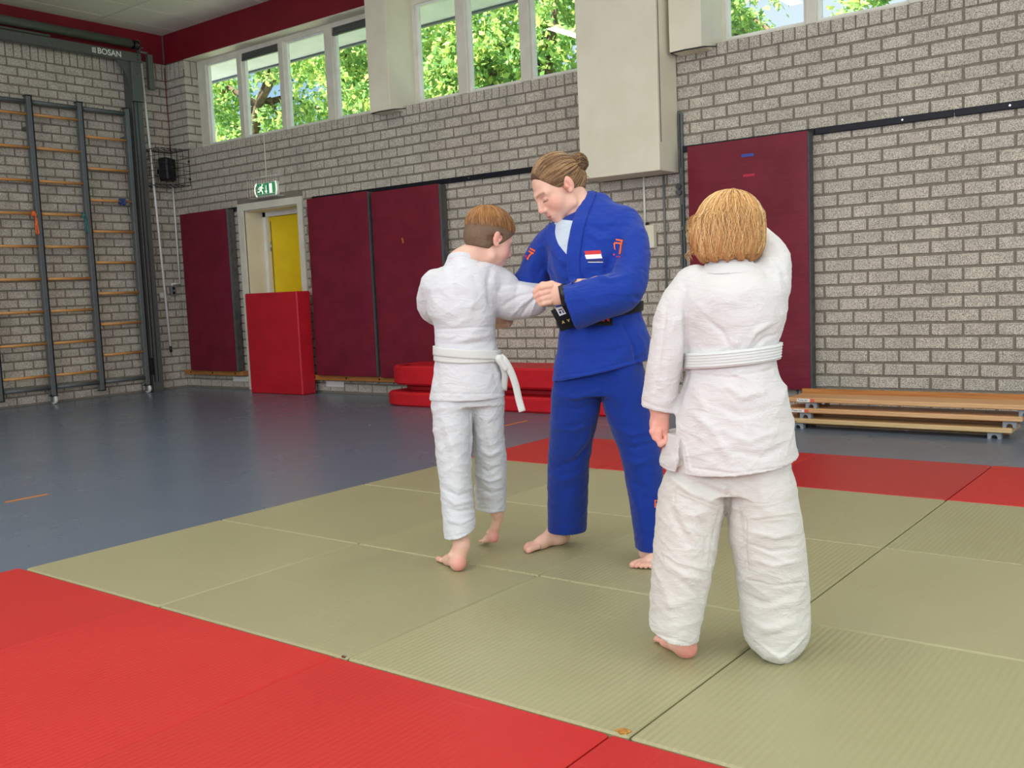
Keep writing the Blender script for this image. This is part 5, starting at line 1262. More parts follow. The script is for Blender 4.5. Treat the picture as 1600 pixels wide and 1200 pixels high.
J.tube([P(684, 447, 0.04), P(676, 474, 0.12), P(700, 492, 0.22), P(745, 490, 0.29), P(772, 482, 0.30)], [0.07, 0.066, 0.06, 0.055, 0.055], None, (0, 1, 0), 0.03, flat1=True)
J.stack(trA[-4:], 0.004, 'sub', -0.014, zlo=zh - 0.05, zhi=zh + 0.05)
J.tube([P(828, 468, 0.04), P(856, 463, 0.02)], [0.038, 0.038], [0.052, 0.04], (0, 1, 0), 0.004, 'sub')
J.cap(P(722, 390, 0.0), P(722, 410, 0.01), 0.040, 0.036, 0.006, 'sub')
foldA = [([(769, 415), (764, 440), (766, 470), (769, 486)], 5, -0.010), ([(700, 405), (706, 425), (712, 470)], 7, -0.004), ([(750, 440), (730, 500), (700, 512)], 6, 0.004), ([(740, 425), (748, 470)], 6, -0.004),
         ([(841, 453), (815, 447), (786, 452)], 3, 0.005), ([(840, 456), (812, 462), (785, 478)], 3.0, -0.006), ([(840, 459), (818, 474), (798, 494)], 2.6, 0.006), ([(841, 461), (826, 476), (812, 497)], 2.4, -0.006), ([(842, 464), (834, 478), (828, 494)], 2.2, 0.004), ([(775, 430), (785, 446), (806, 444)], 5, -0.006),
         ([(680, 515), (720, 513), (774, 510)], 1.8, -0.004, 1), ([(680, 525), (730, 530), (772, 522)], 4, 0.005), ([(684, 537), (730, 538), (772, 532)], 3, -0.004), ([(700, 533), (715, 527), (735, 530)], 2.5, -0.004),
         ([(672, 613), (730, 616), (788, 615)], 1.5, -0.0025, 1), ([(686, 408), (720, 402), (742, 407)], 1.3, -0.0025, 1), ([(690, 415), (720, 409), (750, 415)], 1.5, -0.003, 1), ([(676, 560), (684, 590), (680, 618)], 4, -0.004), ([(770, 570), (776, 600)], 4, -0.004), ([(672, 455), (690, 500)], 8, 0.004), ([(705, 440), (745, 455)], 10, 0.004)]
jA, bvA = A.cloth('jacket', J, 'gi_white', foldA, 0.0030, (28, 75), 0.7)
def collar(fig, name, rows, inner, cuts, m, par, folds):
    ps = np.array([[r[1] - r[3], r[2] - r[4], r[0]] for r in rows] + [[r[1] + r[3], r[2] + r[4], r[0]] for r in rows])
    C = Sdf(ps.min(0) - 0.03, ps.max(0) + 0.03, 0.003); C.stack(rows, 0.0); C.stack([(r[0], r[1], r[2], r[3] - inner, r[4] - inner) for r in rows], 0.003, 'sub', zlo=min(r[0] for r in rows) - 0.03, zhi=max(r[0] for r in rows) + 0.03)
    for pt, nr in cuts: C.plane(pt, nr, k=0.004)
    V, Q = C.mesh(); V = relax(V, Q, 1); V = fig.folds(V, Q, folds); return fig.part(name, V, Q, m, None, par)
collar(A, 'collar', [A.row(390, 701, 742, 0.054, 0.0), A.row(402, 699, 746, 0.060, 0.0), A.row(418, 692, 757, 0.075, 0.0), A.row(432, 686, 766, 0.088, 0.0)], 0.011, [(P(720, 393.5, -0.05), (0.12, 0.35, 0.92)), (P(720, 430, -0.06), (0.0, 0.1, -1))], 'gi_white', jA, [([(690, 412), (720, 404), (752, 413)], 1.2, -0.002, 1), ([(694, 407), (720, 400), (747, 406)], 1.2, -0.002, 1)])
fA = lambda z: [float(catmull([r[0] for r in trA], [r[j] for r in trA], z)) for j in (1, 2, 3, 4)]
zb = P(728, 553, -0.1)[2]
bA = A.belt('belt', fA, zb, (-0.014, 0.0), 0.036, 'belt_white', 0.010)
b2 = A.belt('belt_wrap', fA, zb - 0.014, (-0.006, 0.006), 0.034, 'belt_white', 0.006); b2.parent = bA
A.ribbon('belt_tail', [P(781, 556, -0.055), P(788, 563, -0.075), P(798, 580, -0.07), P(806, 603, -0.06), P(811, 625, -0.055), P(816, 643, -0.06)], 0.028, 'belt_white', bA, 0.003)
A.ribbon('belt_tail', [P(780, 557, -0.04), P(785, 570, -0.06), P(789, 585, -0.05), P(787, 610, -0.03)], 0.026, 'belt_white', bA, 0.003)
kn = Sdf(P(785, 568, -0.06) - 0.06, P(785, 568, -0.06) + 0.06, 0.003); kn.cap(P(780, 561, -0.065), P(790, 575, -0.065), 0.018, 0.014, 0.0); V, Q = kn.mesh(); A.part('belt_knot', V, Q, 'belt_white', None, bA)
# trousers
lA = [A.row(600, 676, 738, 0.095, 0.0), A.row(640, 675, 739, 0.10, -0.01), A.row(680, 678, 738, 0.098, -0.03), A.row(720, 682, 737, 0.092, -0.05), A.row(760, 687, 738, 0.085, -0.07), A.row(800, 690, 742, 0.082, -0.09), A.row(835, 693, 745, 0.08, -0.11), A.row(855, 695, 747, 0.08, -0.12)]
rA = [A.row(600, 728, 786, 0.10, 0.02), A.row(640, 736, 788, 0.10, 0.03), A.row(680, 740, 788, 0.095, 0.05), A.row(717, 741, 792, 0.088, 0.08), A.row(757, 741, 792, 0.082, 0.11), A.row(790, 743, 791, 0.078, 0.14), A.row(804, 744, 790, 0.078, 0.145)]
Tt = Sdf((-0.30, -0.30, 0.0), (0.28, 0.34, 0.80), 0.004)
Tt.stack(lA, 0.0).stack(rA, 0.012).stack([A.row(560, 684, 776, 0.105, 0.005), A.row(600, 678, 784, 0.115, 0.005), A.row(632, 676, 787, 0.115, 0.005)], 0.02)
Tt.plane(P(720, 843, -0.2), (0.29, 0.1, -1), (-0.30, -0.3, 0.0), (0.0 + 0.03, 0.02, 0.25)); Tt.plane(P(766, 802, 0.06), (-0.06, 0, -1), (0.0, 0.0, 0.0), (0.28, 0.34, 0.30))
Tt.stack(lA[-4:], 0.003, 'sub', -0.010, zlo=0.0, zhi=lA[-2][0] + 0.03); Tt.stack(rA[-4:], 0.003, 'sub', -0.010, zlo=0.0, zhi=rA[-1][0] + 0.06)
fT = [([(737, 640), (737, 700), (738, 740)], 2.5, -0.012), ([(690, 640), (705, 690), (730, 740)], 7, 0.006), ([(684, 660), (700, 720), (696, 760)], 6, -0.005), ([(690, 762), (715, 775), (738, 768)], 3, -0.006), ([(692, 775), (712, 788), (738, 782)], 3, 0.006), ([(694, 792), (716, 800), (740, 795)], 3, -0.005), ([(698, 812), (720, 818), (741, 808)], 3, 0.005),
      ([(745, 700), (765, 712), (790, 700)], 4, 0.006), ([(743, 725), (762, 738), (790, 726)], 3, -0.006), ([(744, 742), (765, 752), (791, 744)], 3, 0.006), ([(745, 760), (768, 772), (790, 764)], 3, -0.005), ([(750, 660), (760, 700), (748, 730)], 5, -0.004), ([(696, 840), (720, 836), (745, 828)], 1.3, -0.0022, 1), ([(744, 794), (768, 796), (790, 796)], 1.3, -0.0022, 1), ([(725, 630), (735, 655)], 5, -0.005)]
A.cloth('trousers', Tt, 'gi_trouser', fT, 0.0035, (35, 80), 0.55)
# body
Bd = Sdf((-0.30, -0.30, -0.004), (0.30, 0.45, 1.46), 0.0032)
cA = P(766, 371, 0.03); BA = basis((0.80, 0.46, -0.40), (0.42, 0.2, 0.88)); hs = 0.95
TA = head(Bd, cA, BA, hs)
nb = P(722, 412, 0.0)
Bd.cap(cA + BA @ np.array([0, -0.035, -0.05]), nb, 0.045, 0.045, 0.02); Bd.cap(cA + BA @ np.array([0, 0.0, -0.06]), nb + np.array([0.02, 0.03, -0.01]), 0.044, 0.05, 0.02)
Bd.chain([nb, P(722, 450, 0.01), P(725, 530, 0.01), P(730, 600, 0.01)], [0.06, 0.085, 0.08, 0.08], 0.03)
Bd.chain([P(706, 610, 0), P(708, 720, -0.05), P(721, 850, -0.12)], [0.06, 0.05, 0.030], 0.02); Bd.chain([P(758, 610, 0.02), P(766, 717, 0.08), P(776, 800, 0.13)], [0.06, 0.05, 0.030], 0.02)
Bd.chain([P(757, 437, 0.03), P(800, 472, 0.06), P(830, 468, 0.04)], [0.04, 0.035, 0.025], 0.02); Bd.chain([P(690, 447, 0.05), P(690, 485, 0.2), P(760, 486, 0.30)], [0.04, 0.035, 0.025], 0.02)
hl = A.local([1.712, 0.885, 0.0]); tl_ = A.local([1.528, 0.985, 0.0]); foot(Bd, hl, tl_, P(722, 852, -0.125), out=1)
hl2 = P(776, 847, 0.13); tl2 = P(752, 838, 0.262); tl2[2] = 0.004; foot(Bd, hl2, tl2, P(778, 808, 0.14), out=-1)
Bd.plane((0, 0, 0.0012), (0, 0, -1)); V, Q = Bd.mesh(); V = relax(V, Q, 1, 0.4)
sp = face_spots(TA, hs, BA, 0.5) + [(hl + np.array([0, 0, 0.02]), 0.04, PINK, 0.8), (hl2 + np.array([0, 0, 0.01]), 0.04, PINK, 0.9), (tl_, 0.06, PINK, 0.5), (P(722, 440, 0), 0.03, SKIN, 0)]
A.part('body', V, Q, 'skin', tint(V, sp))
# hair: combed top over a clipped nape
Hh = Sdf(cA - 0.17, cA + 0.17, 0.003)
hc = cA + BA @ (np.array([0, -0.016, 0.03]) * hs); hr = np.array([0.087, 0.110, 0.097]) * hs
Hh.ell(hc, hr, BA, 0.0)
Hh.ell(hc + BA @ np.array([0, 0.045, -0.005]), np.array([0.074, 0.064, 0.07]) * hs, BA, 0.02)
Hh.plane(cA + BA @ (np.array([0, 0.03, -0.012]) * hs), BA @ np.array([0, 0.80, -0.6]), k=0.004)
Hh.cap(TA(0, -0.075, -0.03), TA(0, -0.062, -0.055), 0.040, 0.034, 0.03); Hh.cap(TA(0.02, -0.06, -0.03), TA(0.03, -0.045, -0.05), 0.040, 0.034, 0.03)
Hh.plane(cA + BA @ (np.array([0, -0.06, -0.068]) * hs), BA @ np.array([0, 0.15, -0.98]), k=0.004)
for g in (1, -1): Hh.cap(TA(g * 0.095, -0.03, -0.03), TA(g * 0.085, 0.005, -0.005), 0.030, 0.018, 0.004, 'sub')
Hh.ell(TA(0, 0.11, -0.03), np.array([0.07, 0.05, 0.055]) * hs, BA, 0.004, 'sub')
V, Q = Hh.mesh(); V = relax(V, Q, 1); hb = A.part('hair', V, Q, 'scalp_ginger')
def a1A(az):
    p_ = np.array([0.0, -0.5, 0.86]); p_ /= np.linalg.norm(p_); e1 = np.cross(p_, [0.3, 0.2, 1.0]); e1 /= np.linalg.norm(e1); e2 = np.cross(p_, e1); d = e1 * math.cos(az) + e2 * math.sin(az)
    return 1.24 + 0.8 * max(0, d[1]) + 0.3 * (1 - abs(d[1]))
hair_strands(A, 'hair_strands', Hh, hc, BA, hr, (0.0, -0.5, 0.86), 0.05, a1A, 2200, 'hair_ginger', 0.0015, 0.007, seed=3, clump=9, parent=hb, ends=0.26)

# ================================================================== person 2: the adult in blue
Wm = Figure(2.054, 1.328, 'adult in blue judo suit and black belt gripping the child by the sleeve')
P = Wm.P
trW = [Wm.row(302, 916, 944, 0.04, 0.03), Wm.row(316, 902, 958, 0.075, 0.02), Wm.row(332, 882, 985, 0.10, 0.01), Wm.row(352, 866, 1000, 0.125, 0.0), Wm.row(380, 858, 1003, 0.14, -0.005), Wm.row(410, 856, 1003, 0.145, -0.01), Wm.row(440, 862, 1002, 0.14, -0.01), Wm.row(470, 869, 1001, 0.132, -0.01), Wm.row(490, 872, 1001, 0.13, -0.01), Wm.row(510, 874, 1008, 0.138, -0.01), Wm.row(535, 872, 1015, 0.15, -0.01), Wm.row(560, 867, 1012, 0.155, -0.01), Wm.row(604, 861, 1008, 0.16, -0.01)]
J = Sdf((-0.42, -0.38, 0.62), (0.34, 0.34, 1.55), 0.004)
J.stack(trW, 0.0)
J.tube([P(972, 352, -0.02), P(986, 388, -0.085), P(984, 430, -0.15), P(970, 456, -0.20), P(935, 467, -0.215), P(892, 481, -0.20)], [0.082, 0.088, 0.085, 0.082, 0.08, 0.078], [0.075, 0.072, 0.072, 0.080, 0.083, 0.088], (0, 1, 0), 0.03, flat1=True)
J.tube([P(868, 375, 0.03), P(850, 400, 0.09), P(835, 432, 0.12), P(812, 456, 0.15), P(790, 484, 0.19)], [0.078, 0.078, 0.07, 0.06, 0.05], [0.072, 0.075, 0.072, 0.062, 0.05], (0, 1, 0), 0.03, flat1=True)
J.plane(P(895, 318, 0.0), (-0.62, -0.18, 0.77), k=0.006)
J.plane(P(930, 583, -0.1), (0.20, 0.0, -1), (-0.42, -0.38, 0.6), (0.34, 0.34, 0.95))
J.stack(trW[-3:], 0.004, 'sub', -0.014, zlo=0.6, zhi=trW[-2][0] - 0.02)
J.tube([P(925, 469, -0.215), P(884, 483, -0.20)], [0.068, 0.068], [0.066, 0.076], (0, 1, 0), 0.003, 'sub')
J.cap(P(885, 318, 0.0), P(912, 345, 0.0), 0.055, 0.05, 0.01, 'sub')
fW = [([(985, 330), (975, 360), (960, 400), (948, 425)], 7, -0.012), ([(915, 360), (935, 375), (950, 372)], 5, 0.006), ([(920, 350), (945, 362), (960, 350)], 5, -0.006), ([(952, 400), (948, 418), (955, 430), (975, 428)], 5, -0.010), ([(925, 432), (955, 436), (985, 428)], 5, 0.009), ([(900, 490), (940, 480), (990, 455)], 8, 0.004), ([(905, 470), (950, 455)], 8, -0.004), ([(1005, 360), (1010, 390)], 6, 0.004),
      ([(848, 380), (856, 420), (868, 452)], 6, -0.012), ([(840, 395), (828, 420), (832, 440)], 5, 0.007), ([(850, 415), (838, 434)], 4, -0.006), ([(965, 350), (985, 400), (985, 440)], 9, 0.005),
      ([(885, 540), (930, 545), (985, 528)], 7, 0.005), ([(880, 560), (930, 568), (970, 550)], 7, -0.004), ([(975, 510), (990, 540), (995, 566)], 3, -0.008, 1), ([(985, 505), (1003, 535), (1010, 560)], 5, 0.006), ([(865, 589), (920, 581), (998, 561)], 1.5, -0.003, 1), ([(862, 592), (920, 585), (1000, 565)], 1.5, 0.002, 1), ([(880, 452), (893, 483), (905, 507)], 1.4, -0.002, 1),
      ([(990, 462), (1000, 468)], 4, -0.006), ([(985, 470), (1003, 474)], 3, 0.005), ([(925, 385), (905, 440)], 9, 0.005), ([(868, 420), (885, 440)], 7, 0.005)]
jW, bvW = Wm.cloth('jacket', J, 'gi_blue', fW, 0.0030, (28, 75), 0.7)
Wm.patch('undershirt', bvW, [(867, 349), (878, 344), (896, 346), (898, 360), (894, 402), (884, 396), (872, 380), (866, 365)], 'shirt', 0.004)
Wm.band('lapel', bvW, [(864, 351), (862, 365), (866, 382), (877, 398), (890, 412)], [11, 13, 14, 14, 13], 0.007, 'gi_blue', jW, 0.0, 1)
Wm.band('lapel', bvW, [(925, 300), (917, 318), (908, 340), (902, 362), (898, 385), (896, 410), (898, 432), (902, 440)], [14, 17, 18, 19, 19, 19, 19, 18], 0.009, 'gi_blue', jW, 0.0, 1)
for q, (c, m) in enumerate((((391, 397), 'embroider_red'), ((397, 403.5), 'embroider_white'))):
    Wm.patch('flag_stripe', bvW, [(913 + 1.0 * q, c[0] + 1.5), (938 + 1.0 * q, c[0]), (940 + q, c[1]), (915 + q * 1.2, c[1] + 1.5)], m, 0.0022, jW)
Wm.patch('flag_stripe', bvW, [(917, 406.5), (941, 405.5), (942, 409), (920, 409.2)], 'embroider_navy', 0.0022, jW); Wm.patch('flag_edge', bvW, [(918, 409.2), (942, 409), (942, 410), (919, 410.2)], 'embroider_white', 0.0024, jW)
def strokes(polys, m, nm, bv=bvW, par=jW):
    for p in polys: Wm.patch(nm, bv, p, m, 0.002, par, 2.0)
strokes([[(962, 373), (974, 375), (974, 377.5), (962, 375.5)], [(960, 378), (973, 380), (973, 382.5), (965, 381), (960, 381)], [(971, 375), (974, 375.5), (973, 380), (970, 380)], [(969.5, 382), (972.5, 382), (971.5, 390), (970.5, 397), (967.5, 397.5), (968.5, 390)], [(958.5, 380), (961, 379), (961, 386), (962, 391), (959.5, 389)]], 'embroider_orange', 'sleeve_emblem')
strokes([[(958, 396), (961, 396.5), (961, 399.5), (958, 399)], [(963.5, 400), (966, 400.5), (966, 402.5), (963.5, 402)], [(968, 400.5), (970, 400.7), (970, 403), (968, 402.8)]], 'embroider_pink', 'sleeve_lettering')
strokes([[(829, 387), (837, 391), (836.5, 393.5), (828, 389.5)], [(827, 391), (835, 395), (834, 397.5), (826, 393.5)], [(831, 394), (833.5, 395.5), (828, 401), (825.5, 406.5), (823, 405), (826, 399.5)]], 'embroider_orange', 'sleeve_emblem')
strokes([[(821.5, 398), (824, 399), (822.5, 403), (820.5, 402)]], 'embroider_pink', 'sleeve_lettering')
# belt
fWr = lambda z: [float(catmull([r[0] for r in trW], [r[j] for r in trW], z)) for j in (1, 2, 3, 4)]
zb = P(940, 492, -0.1)[2]
bW = Wm.belt('belt', fWr, zb, (0.028, 0.0), 0.038, 'belt_black', 0.010)
Wm.ribbon('belt_tail', [P(905, 492, -0.175), P(925, 499, -0.185), P(945, 501, -0.18), P(957, 501, -0.175)], 0.036, 'belt_black', bW, 0.006)
Wm.ribbon('belt_tail', [P(872, 481, -0.10), P(877, 490, -0.125), P(884, 503, -0.14), P(888, 514, -0.14)], 0.062, 'belt_black', bW, 0.008)
def flat(nm, pts, m, n, par):
    b = MB(); b._add([tuple(P(x, y, n)) for x, y in pts], [tuple(range(len(pts)))]); return b.build(nm, MATS[m], par)
def flatz(nm, pts, m, par):   # on the slanted belt end
    b = MB(); b._add([tuple(P(x, y, -0.122 - (y - 481) * 0.00135)) for x, y in pts], [tuple(range(len(pts)))]); return b.build(nm, MATS[m], par)
flatz('belt_label', [(867.5, 481.5), (878, 478.5), (884.5, 490), (874.5, 494)], 'embroider_white', bW)
for p in ([(872, 484), (878, 482), (879, 483.5), (873, 485.5)], [(873, 487), (876, 486), (877.5, 489.5), (874.8, 490.5)], [(878, 485), (880, 484.5), (882, 489), (880, 489.5)]):
    b = MB(); b._add([tuple(P(x, y, -0.1235 - (y - 481) * 0.00135)) for x, y in p], [tuple(range(len(p)))]); b.build('label_print', MATS['embroider_navy'], bW)
text_m = [('A', (878.5, 506)), ('V', (887, 503.5))]
for ch, (x, y) in text_m:
    o = text(ch, 0.016, (0, 0, 0), (1, 0, 0), (0, 0, 1), 'embroider_gold', None, 'belt_lettering', 0.0003, bold=True); o.parent = bW
    o.matrix_local = Matrix.Translation(Vector(P(x, y, -0.158))) @ Matrix.Rotation(PI / 2, 4, 'X') @ Matrix.Rotation(0.25, 4, 'Z')
for p in ([(940, 497), (946, 496), (946, 498), (940, 499)], [(941, 500.5), (945, 500), (945, 502), (941, 502.5)], [(947, 497), (949, 497), (951, 501), (949, 502)], [(950, 497), (952, 497), (952.5, 502), (951, 502)]):
    b = MB(); b._add([tuple(P(x, y, -0.1895)) for x, y in p], [tuple(range(len(p)))]); b.build('belt_embroidery', MATS['embroider_red'], bW)
# trousers
rW = [Wm.row(560, 874, 938, 0.11, 0.0), Wm.row(590, 867, 939, 0.115, 0.005), Wm.row(612, 862, 940, 0.12, 0.01), Wm.row(640, 860, 938, 0.115, 0.02), Wm.row(669, 859, 931, 0.11, 0.04), Wm.row(700, 857, 925, 0.105, 0.07), Wm.row(728, 855, 921, 0.1, 0.10), Wm.row(780, 855, 919, 0.095, 0.145), Wm.row(829, 855, 917, 0.09, 0.185)]
lW = [Wm.row(550, 930, 998, 0.11, -0.02), Wm.row(575, 932, 1003, 0.115, -0.025), Wm.row(610, 937, 1011, 0.12, -0.03), Wm.row(640, 944, 1016, 0.115, -0.035), Wm.row(680, 958, 1027, 0.108, -0.045), Wm.row(707, 968, 1033, 0.105, -0.05), Wm.row(760, 979, 1037, 0.10, -0.055), Wm.row(810, 987, 1038, 0.095, -0.06), Wm.row(855, 993, 1036, 0.09, -0.06)]
Tt = Sdf((-0.30, -0.26, 0.0), (0.36, 0.36, 0.92), 0.004)
Tt.stack(rW, 0.0).stack(lW, 0.015).stack([Wm.row(520, 884, 994, 0.105, -0.01), Wm.row(570, 872, 1002, 0.118, -0.01), Wm.row(615, 864, 1010, 0.12, -0.01)], 0.02)
Tt.stack(rW[-3:], 0.003, 'sub', -0.010, zlo=0.0, zhi=rW[-1][0] + 0.06); Tt.stack(lW[-3:], 0.003, 'sub', -0.010, zlo=0.0, zhi=lW[-1][0] + 0.05)
fT = [([(940, 600), (941, 632), (936, 660)], 3, -0.010), ([(865, 615), (900, 622), (938, 610)], 4, 0.006), ([(862, 632), (900, 640), (938, 628)], 4, -0.005), ([(861, 668), (895, 672), (930, 660)], 3, 0.005), ([(935, 640), (915, 690), (890, 720)], 6, 0.008), ([(930, 680), (900, 720), (860, 735)], 5, -0.008), ([(857, 742), (880, 750), (918, 735)], 5, 0.006), ([(925, 655), (923, 690)], 3, -0.005), ([(900, 760), (890, 800)], 8, 0.005), ([(958, 665), (985, 680), (1020, 672)], 4, 0.006), ([(962, 690), (990, 700), (1030, 690)], 4, -0.006), ([(970, 715), (995, 725), (1025, 715)], 5, 0.006), ([(975, 735), (1000, 760), (1010, 800)], 7, -0.006), ([(985, 760), (1000, 800), (1005, 840)], 6, 0.005), ([(856, 820), (886, 821), (917, 820)], 1.4, -0.002, 1), ([(950, 620), (965, 650)], 5, -0.005)]
tW, bvT = Wm.cloth('trousers', Tt, 'gi_blue_trouser', fT, 0.0022, (30, 70), 0.6)
for p in ([(1022.3, 781), (1024, 781), (1024, 793), (1022.3, 793)], [(1024, 781), (1028.5, 781.5), (1028.5, 783), (1024, 782.8)], [(1024, 786.5), (1027.5, 786.8), (1027.5, 788.2), (1024, 788)], [(1024, 791.5), (1028.5, 792), (1028.5, 793.3), (1024, 793)]): Wm.patch('leg_lettering', bvT, p, 'embroider_orange', 0.002, tW, 3.0)
# body
Bd = Sdf((-0.40, -0.34, -0.004), (0.34, 0.36, 1.68), 0.0032)
cW = P(870, 291, -0.03); BW_ = basis((-0.735, -0.36, -0.575), (-0.52, -0.2, 0.83)); hs = 1.0
TW = head(Bd, cW, BW_, hs)
nb = P(916, 338, 0.0)
Bd.cap(cW + BW_ @ np.array([0, -0.04, -0.055]), nb + np.array([0.0, 0.0, 0.0]), 0.048, 0.054, 0.014); Bd.cap(cW + BW_ @ np.array([0, -0.02, -0.06]), P(905, 350, -0.02), 0.040, 0.046, 0.012)
Bd.chain([nb, P(925, 380, 0), P(932, 470, 0), P(935, 560, 0)], [0.06, 0.10, 0.09, 0.10], 0.03)
Bd.chain([P(900, 580, 0.0), P(888, 700, 0.07), P(871, 838, 0.205)], [0.075, 0.055, 0.034], 0.02); Bd.chain([P(970, 580, -0.02), P(1000, 707, -0.05), P(1013, 862, -0.06)], [0.075, 0.055, 0.034], 0.02)
Bd.chain([P(972, 360, -0.03), P(976, 445, -0.17), P(935, 447, -0.205), P(905, 450, -0.205), P(884, 458, -0.20)], [0.05, 0.042, 0.034, 0.030, 0.024], 0.02)
# hand gripping the sleeve: palm, four curled fingers one above the other, thumb on top
hn = -0.20
Bd.tube([P(884, 459, hn), P(873, 460, hn), P(862, 460, hn + 0.004)], [0.020, 0.023, 0.022], [0.028, 0.041, 0.042], (0, 1, 0), 0.012)
for k, (x0, y0, x1, y1, x2, y2) in enumerate(((860, 447, 846, 449, 836, 456), (858, 455, 845, 459, 837, 463), (858, 464, 847, 467, 841, 470), (860, 472, 850, 474, 845, 475))):
    r = 0.0105 - 0.0008 * (k == 3)
    Bd.chain([P(x0, y0, hn - 0.010), P(x1, y1, hn - 0.016), P(x2, y2, hn - 0.004), P(x2 + 2, y2 + 1, hn + 0.014), P(x2 + 10, y2, hn + 0.022)], [r * 1.08, r, r * 0.95, r * 0.9, r * 0.8], 0.004)
Bd.chain([P(876, 450, hn + 0.012), P(862, 444, hn + 0.008), P(848, 445, hn + 0.008), P(838, 450, hn + 0.012)], [0.016, 0.0125, 0.011, 0.009], 0.008)
# far arm and hand below the child's sleeve
Bd.chain([P(868, 385, 0.04), P(835, 435, 0.12), P(795, 480, 0.19), P(786, 494, 0.195)], [0.05, 0.042, 0.03, 0.025], 0.02)
Bd.tube([P(787, 492, 0.195), P(784, 499, 0.2), P(779, 505, 0.2)], [0.02, 0.022, 0.02], [0.028, 0.032, 0.03], (0, 1, 0), 0.01)
for k in range(4):
    x = 776 + 6.2 * k; Bd.chain([P(x + 1, 497, 0.19), P(x, 505, 0.182), P(x + 1, 508, 0.195), P(x + 2, 504, 0.215)], [0.010, 0.0095, 0.009, 0.0085], 0.003)
Bd.chain([P(800, 496, 0.2), P(798, 503, 0.19), P(795, 507, 0.19)], [0.012, 0.010, 0.009], 0.005)
hl = Wm.local([1.822, 1.478, 0.0]); tl_ = Wm.local([1.748, 1.240, 0.0]); foot(Bd, hl, tl_, P(872, 836, 0.205), out=1)
hl2 = Wm.local([2.372, 1.475, 0.0]); tl2 = Wm.local([2.292, 1.245, 0.0]); foot(Bd, hl2, tl2, P(1014, 862, -0.06), out=-1)
Bd.plane((0, 0, 0.0012), (0, 0, -1)); V, Q = Bd.mesh(); V = relax(V, Q, 1, 0.4)
sp = face_spots(TW, hs, BW_, 0.45) + [(P(840, 458, hn), 0.03, PINK, 0.45), (P(860, 450, hn), 0.03, PINK, 0.25), (tl_, 0.06, PINK, 0.35), (tl2, 0.06, PINK, 0.35)]
Wm.part('body', V, Q, 'skin', tint(V, sp))
# watch
wt = MB(); c = P(881, 460, hn); ax = P(890, 458, hn) - P(874, 461, hn); ax /= np.linalg.norm(ax); u = np.array([0, 1.0, 0]); v = np.cross(ax, u)
ring = [c + u * 0.026 * math.cos(t) + v * 0.036 * math.sin(t) for t in np.linspace(0, 2 * PI, 25)[:-1]]
vs = []; 
for p in ring:
    d = (p - c) / np.linalg.norm(p - c)
    for q in (-0.016, 0.016):
        for e in (0.0, 0.004): vs.append(tuple(p + ax * q + d * e))
wt._add(vs, [f for i in range(24) for f in ((4 * i + 1, 4 * ((i + 1) % 24) + 1, 4 * ((i + 1) % 24) + 3, 4 * i + 3), (4 * i, 4 * i + 1, 4 * i + 3, 4 * i + 2)[::-1] and (4 * i, 4 * ((i + 1) % 24), 4 * ((i + 1) % 24) + 1, 4 * i + 1), (4 * i + 2, 4 * i + 3, 4 * ((i + 1) % 24) + 3, 4 * ((i + 1) % 24) + 2))], True)
wo_ = wt.build('wristwatch', MATS['black_metal'], Wm.root)
# hair drawn back into a bun
Hh = Sdf(cW - 0.20, cW + 0.20, 0.003)
hc = cW + BW_ @ np.array([0, -0.018, 0.030]); hr = np.array([0.081, 0.103, 0.094])
Hh.ell(hc, hr, BW_, 0.0)
Hh.cap(TW(0, -0.09, -0.02), TW(0, -0.05, -0.075), 0.04, 0.03, 0.03)
Hh.plane(cW + BW_ @ np.array([0, 0.052, 0.03]), BW_ @ np.array([0, 0.86, -0.30]), k=0.012)
Hh.plane(cW + BW_ @ np.array([0, 0.0, -0.028]), BW_ @ np.array([0, 0.62, -0.78]), k=0.008)
for g in (1, -1): Hh.cap(TW(g * 0.092, 0.0, -0.02), TW(g * 0.088, 0.02, -0.01), 0.026, 0.02, 0.004, 'sub')
V, Q = Hh.mesh(); V = relax(V, Q, 1); hb = Wm.part('hair', V, Q, 'scalp_brown')
bun_c = P(904, 255, 0.0)
bl_ = BW_.T @ (bun_c - hc); 
def keepW(p):
    q = (p - cW) @ BW_
    return ((q[:, 1] - 0.056) * 0.86 - (q[:, 2] - 0.03) * 0.30 < 0) & ((q[:, 1]) * 0.62 - (q[:, 2] + 0.032) * 0.78 < 0.002) & (sample(Hh, p) < 0.012)
hair_strands(Wm, 'hair_strands', Hh, hc, BW_, hr, bl_, 0.2, 2.5, 2600, 'hair_brown', 0.0013, 0.003, seed=5, clump=10, parent=hb, keep=keepW, segs=14)
bn = Sdf(bun_c - 0.08, bun_c + 0.08, 0.003)
for q in range(9):
    t = q / 9 * 2 * PI; bn.ell(bun_c + np.array([0.014 * math.cos(t), 0.012 * math.sin(2 * t), 0.016 * math.sin(t)]), (0.021, 0.023, 0.021), None, 0.004)
V, Q = bn.mesh(); bo = Wm.part('hair_bun', V, Q, 'scalp_brown', None, hb)
mb = MB(); rg = np.random.default_rng(8)
for q in range(170):
    ax_ = rg.normal(size=3); ax_ /= np.linalg.norm(ax_); u_ = np.cross(ax_, [0, 0, 1.0]); u_ /= np.linalg.norm(u_); v_ = np.cross(ax_, u_); r0 = rg.uniform(0.032, 0.040); t0 = rg.uniform(0, 6); ln = rg.uniform(1.5, 4.2)
    mb.tube([bun_c + np.array([1, 1.1, 1.05]) * (u_ * r0 * math.cos(t) + v_ * r0 * math.sin(t)) for t in np.linspace(t0, t0 + ln, 9)], 0.0012, 3, caps=False)
mb.build('bun_strands', MATS['hair_brown'], hb)
mb = MB()
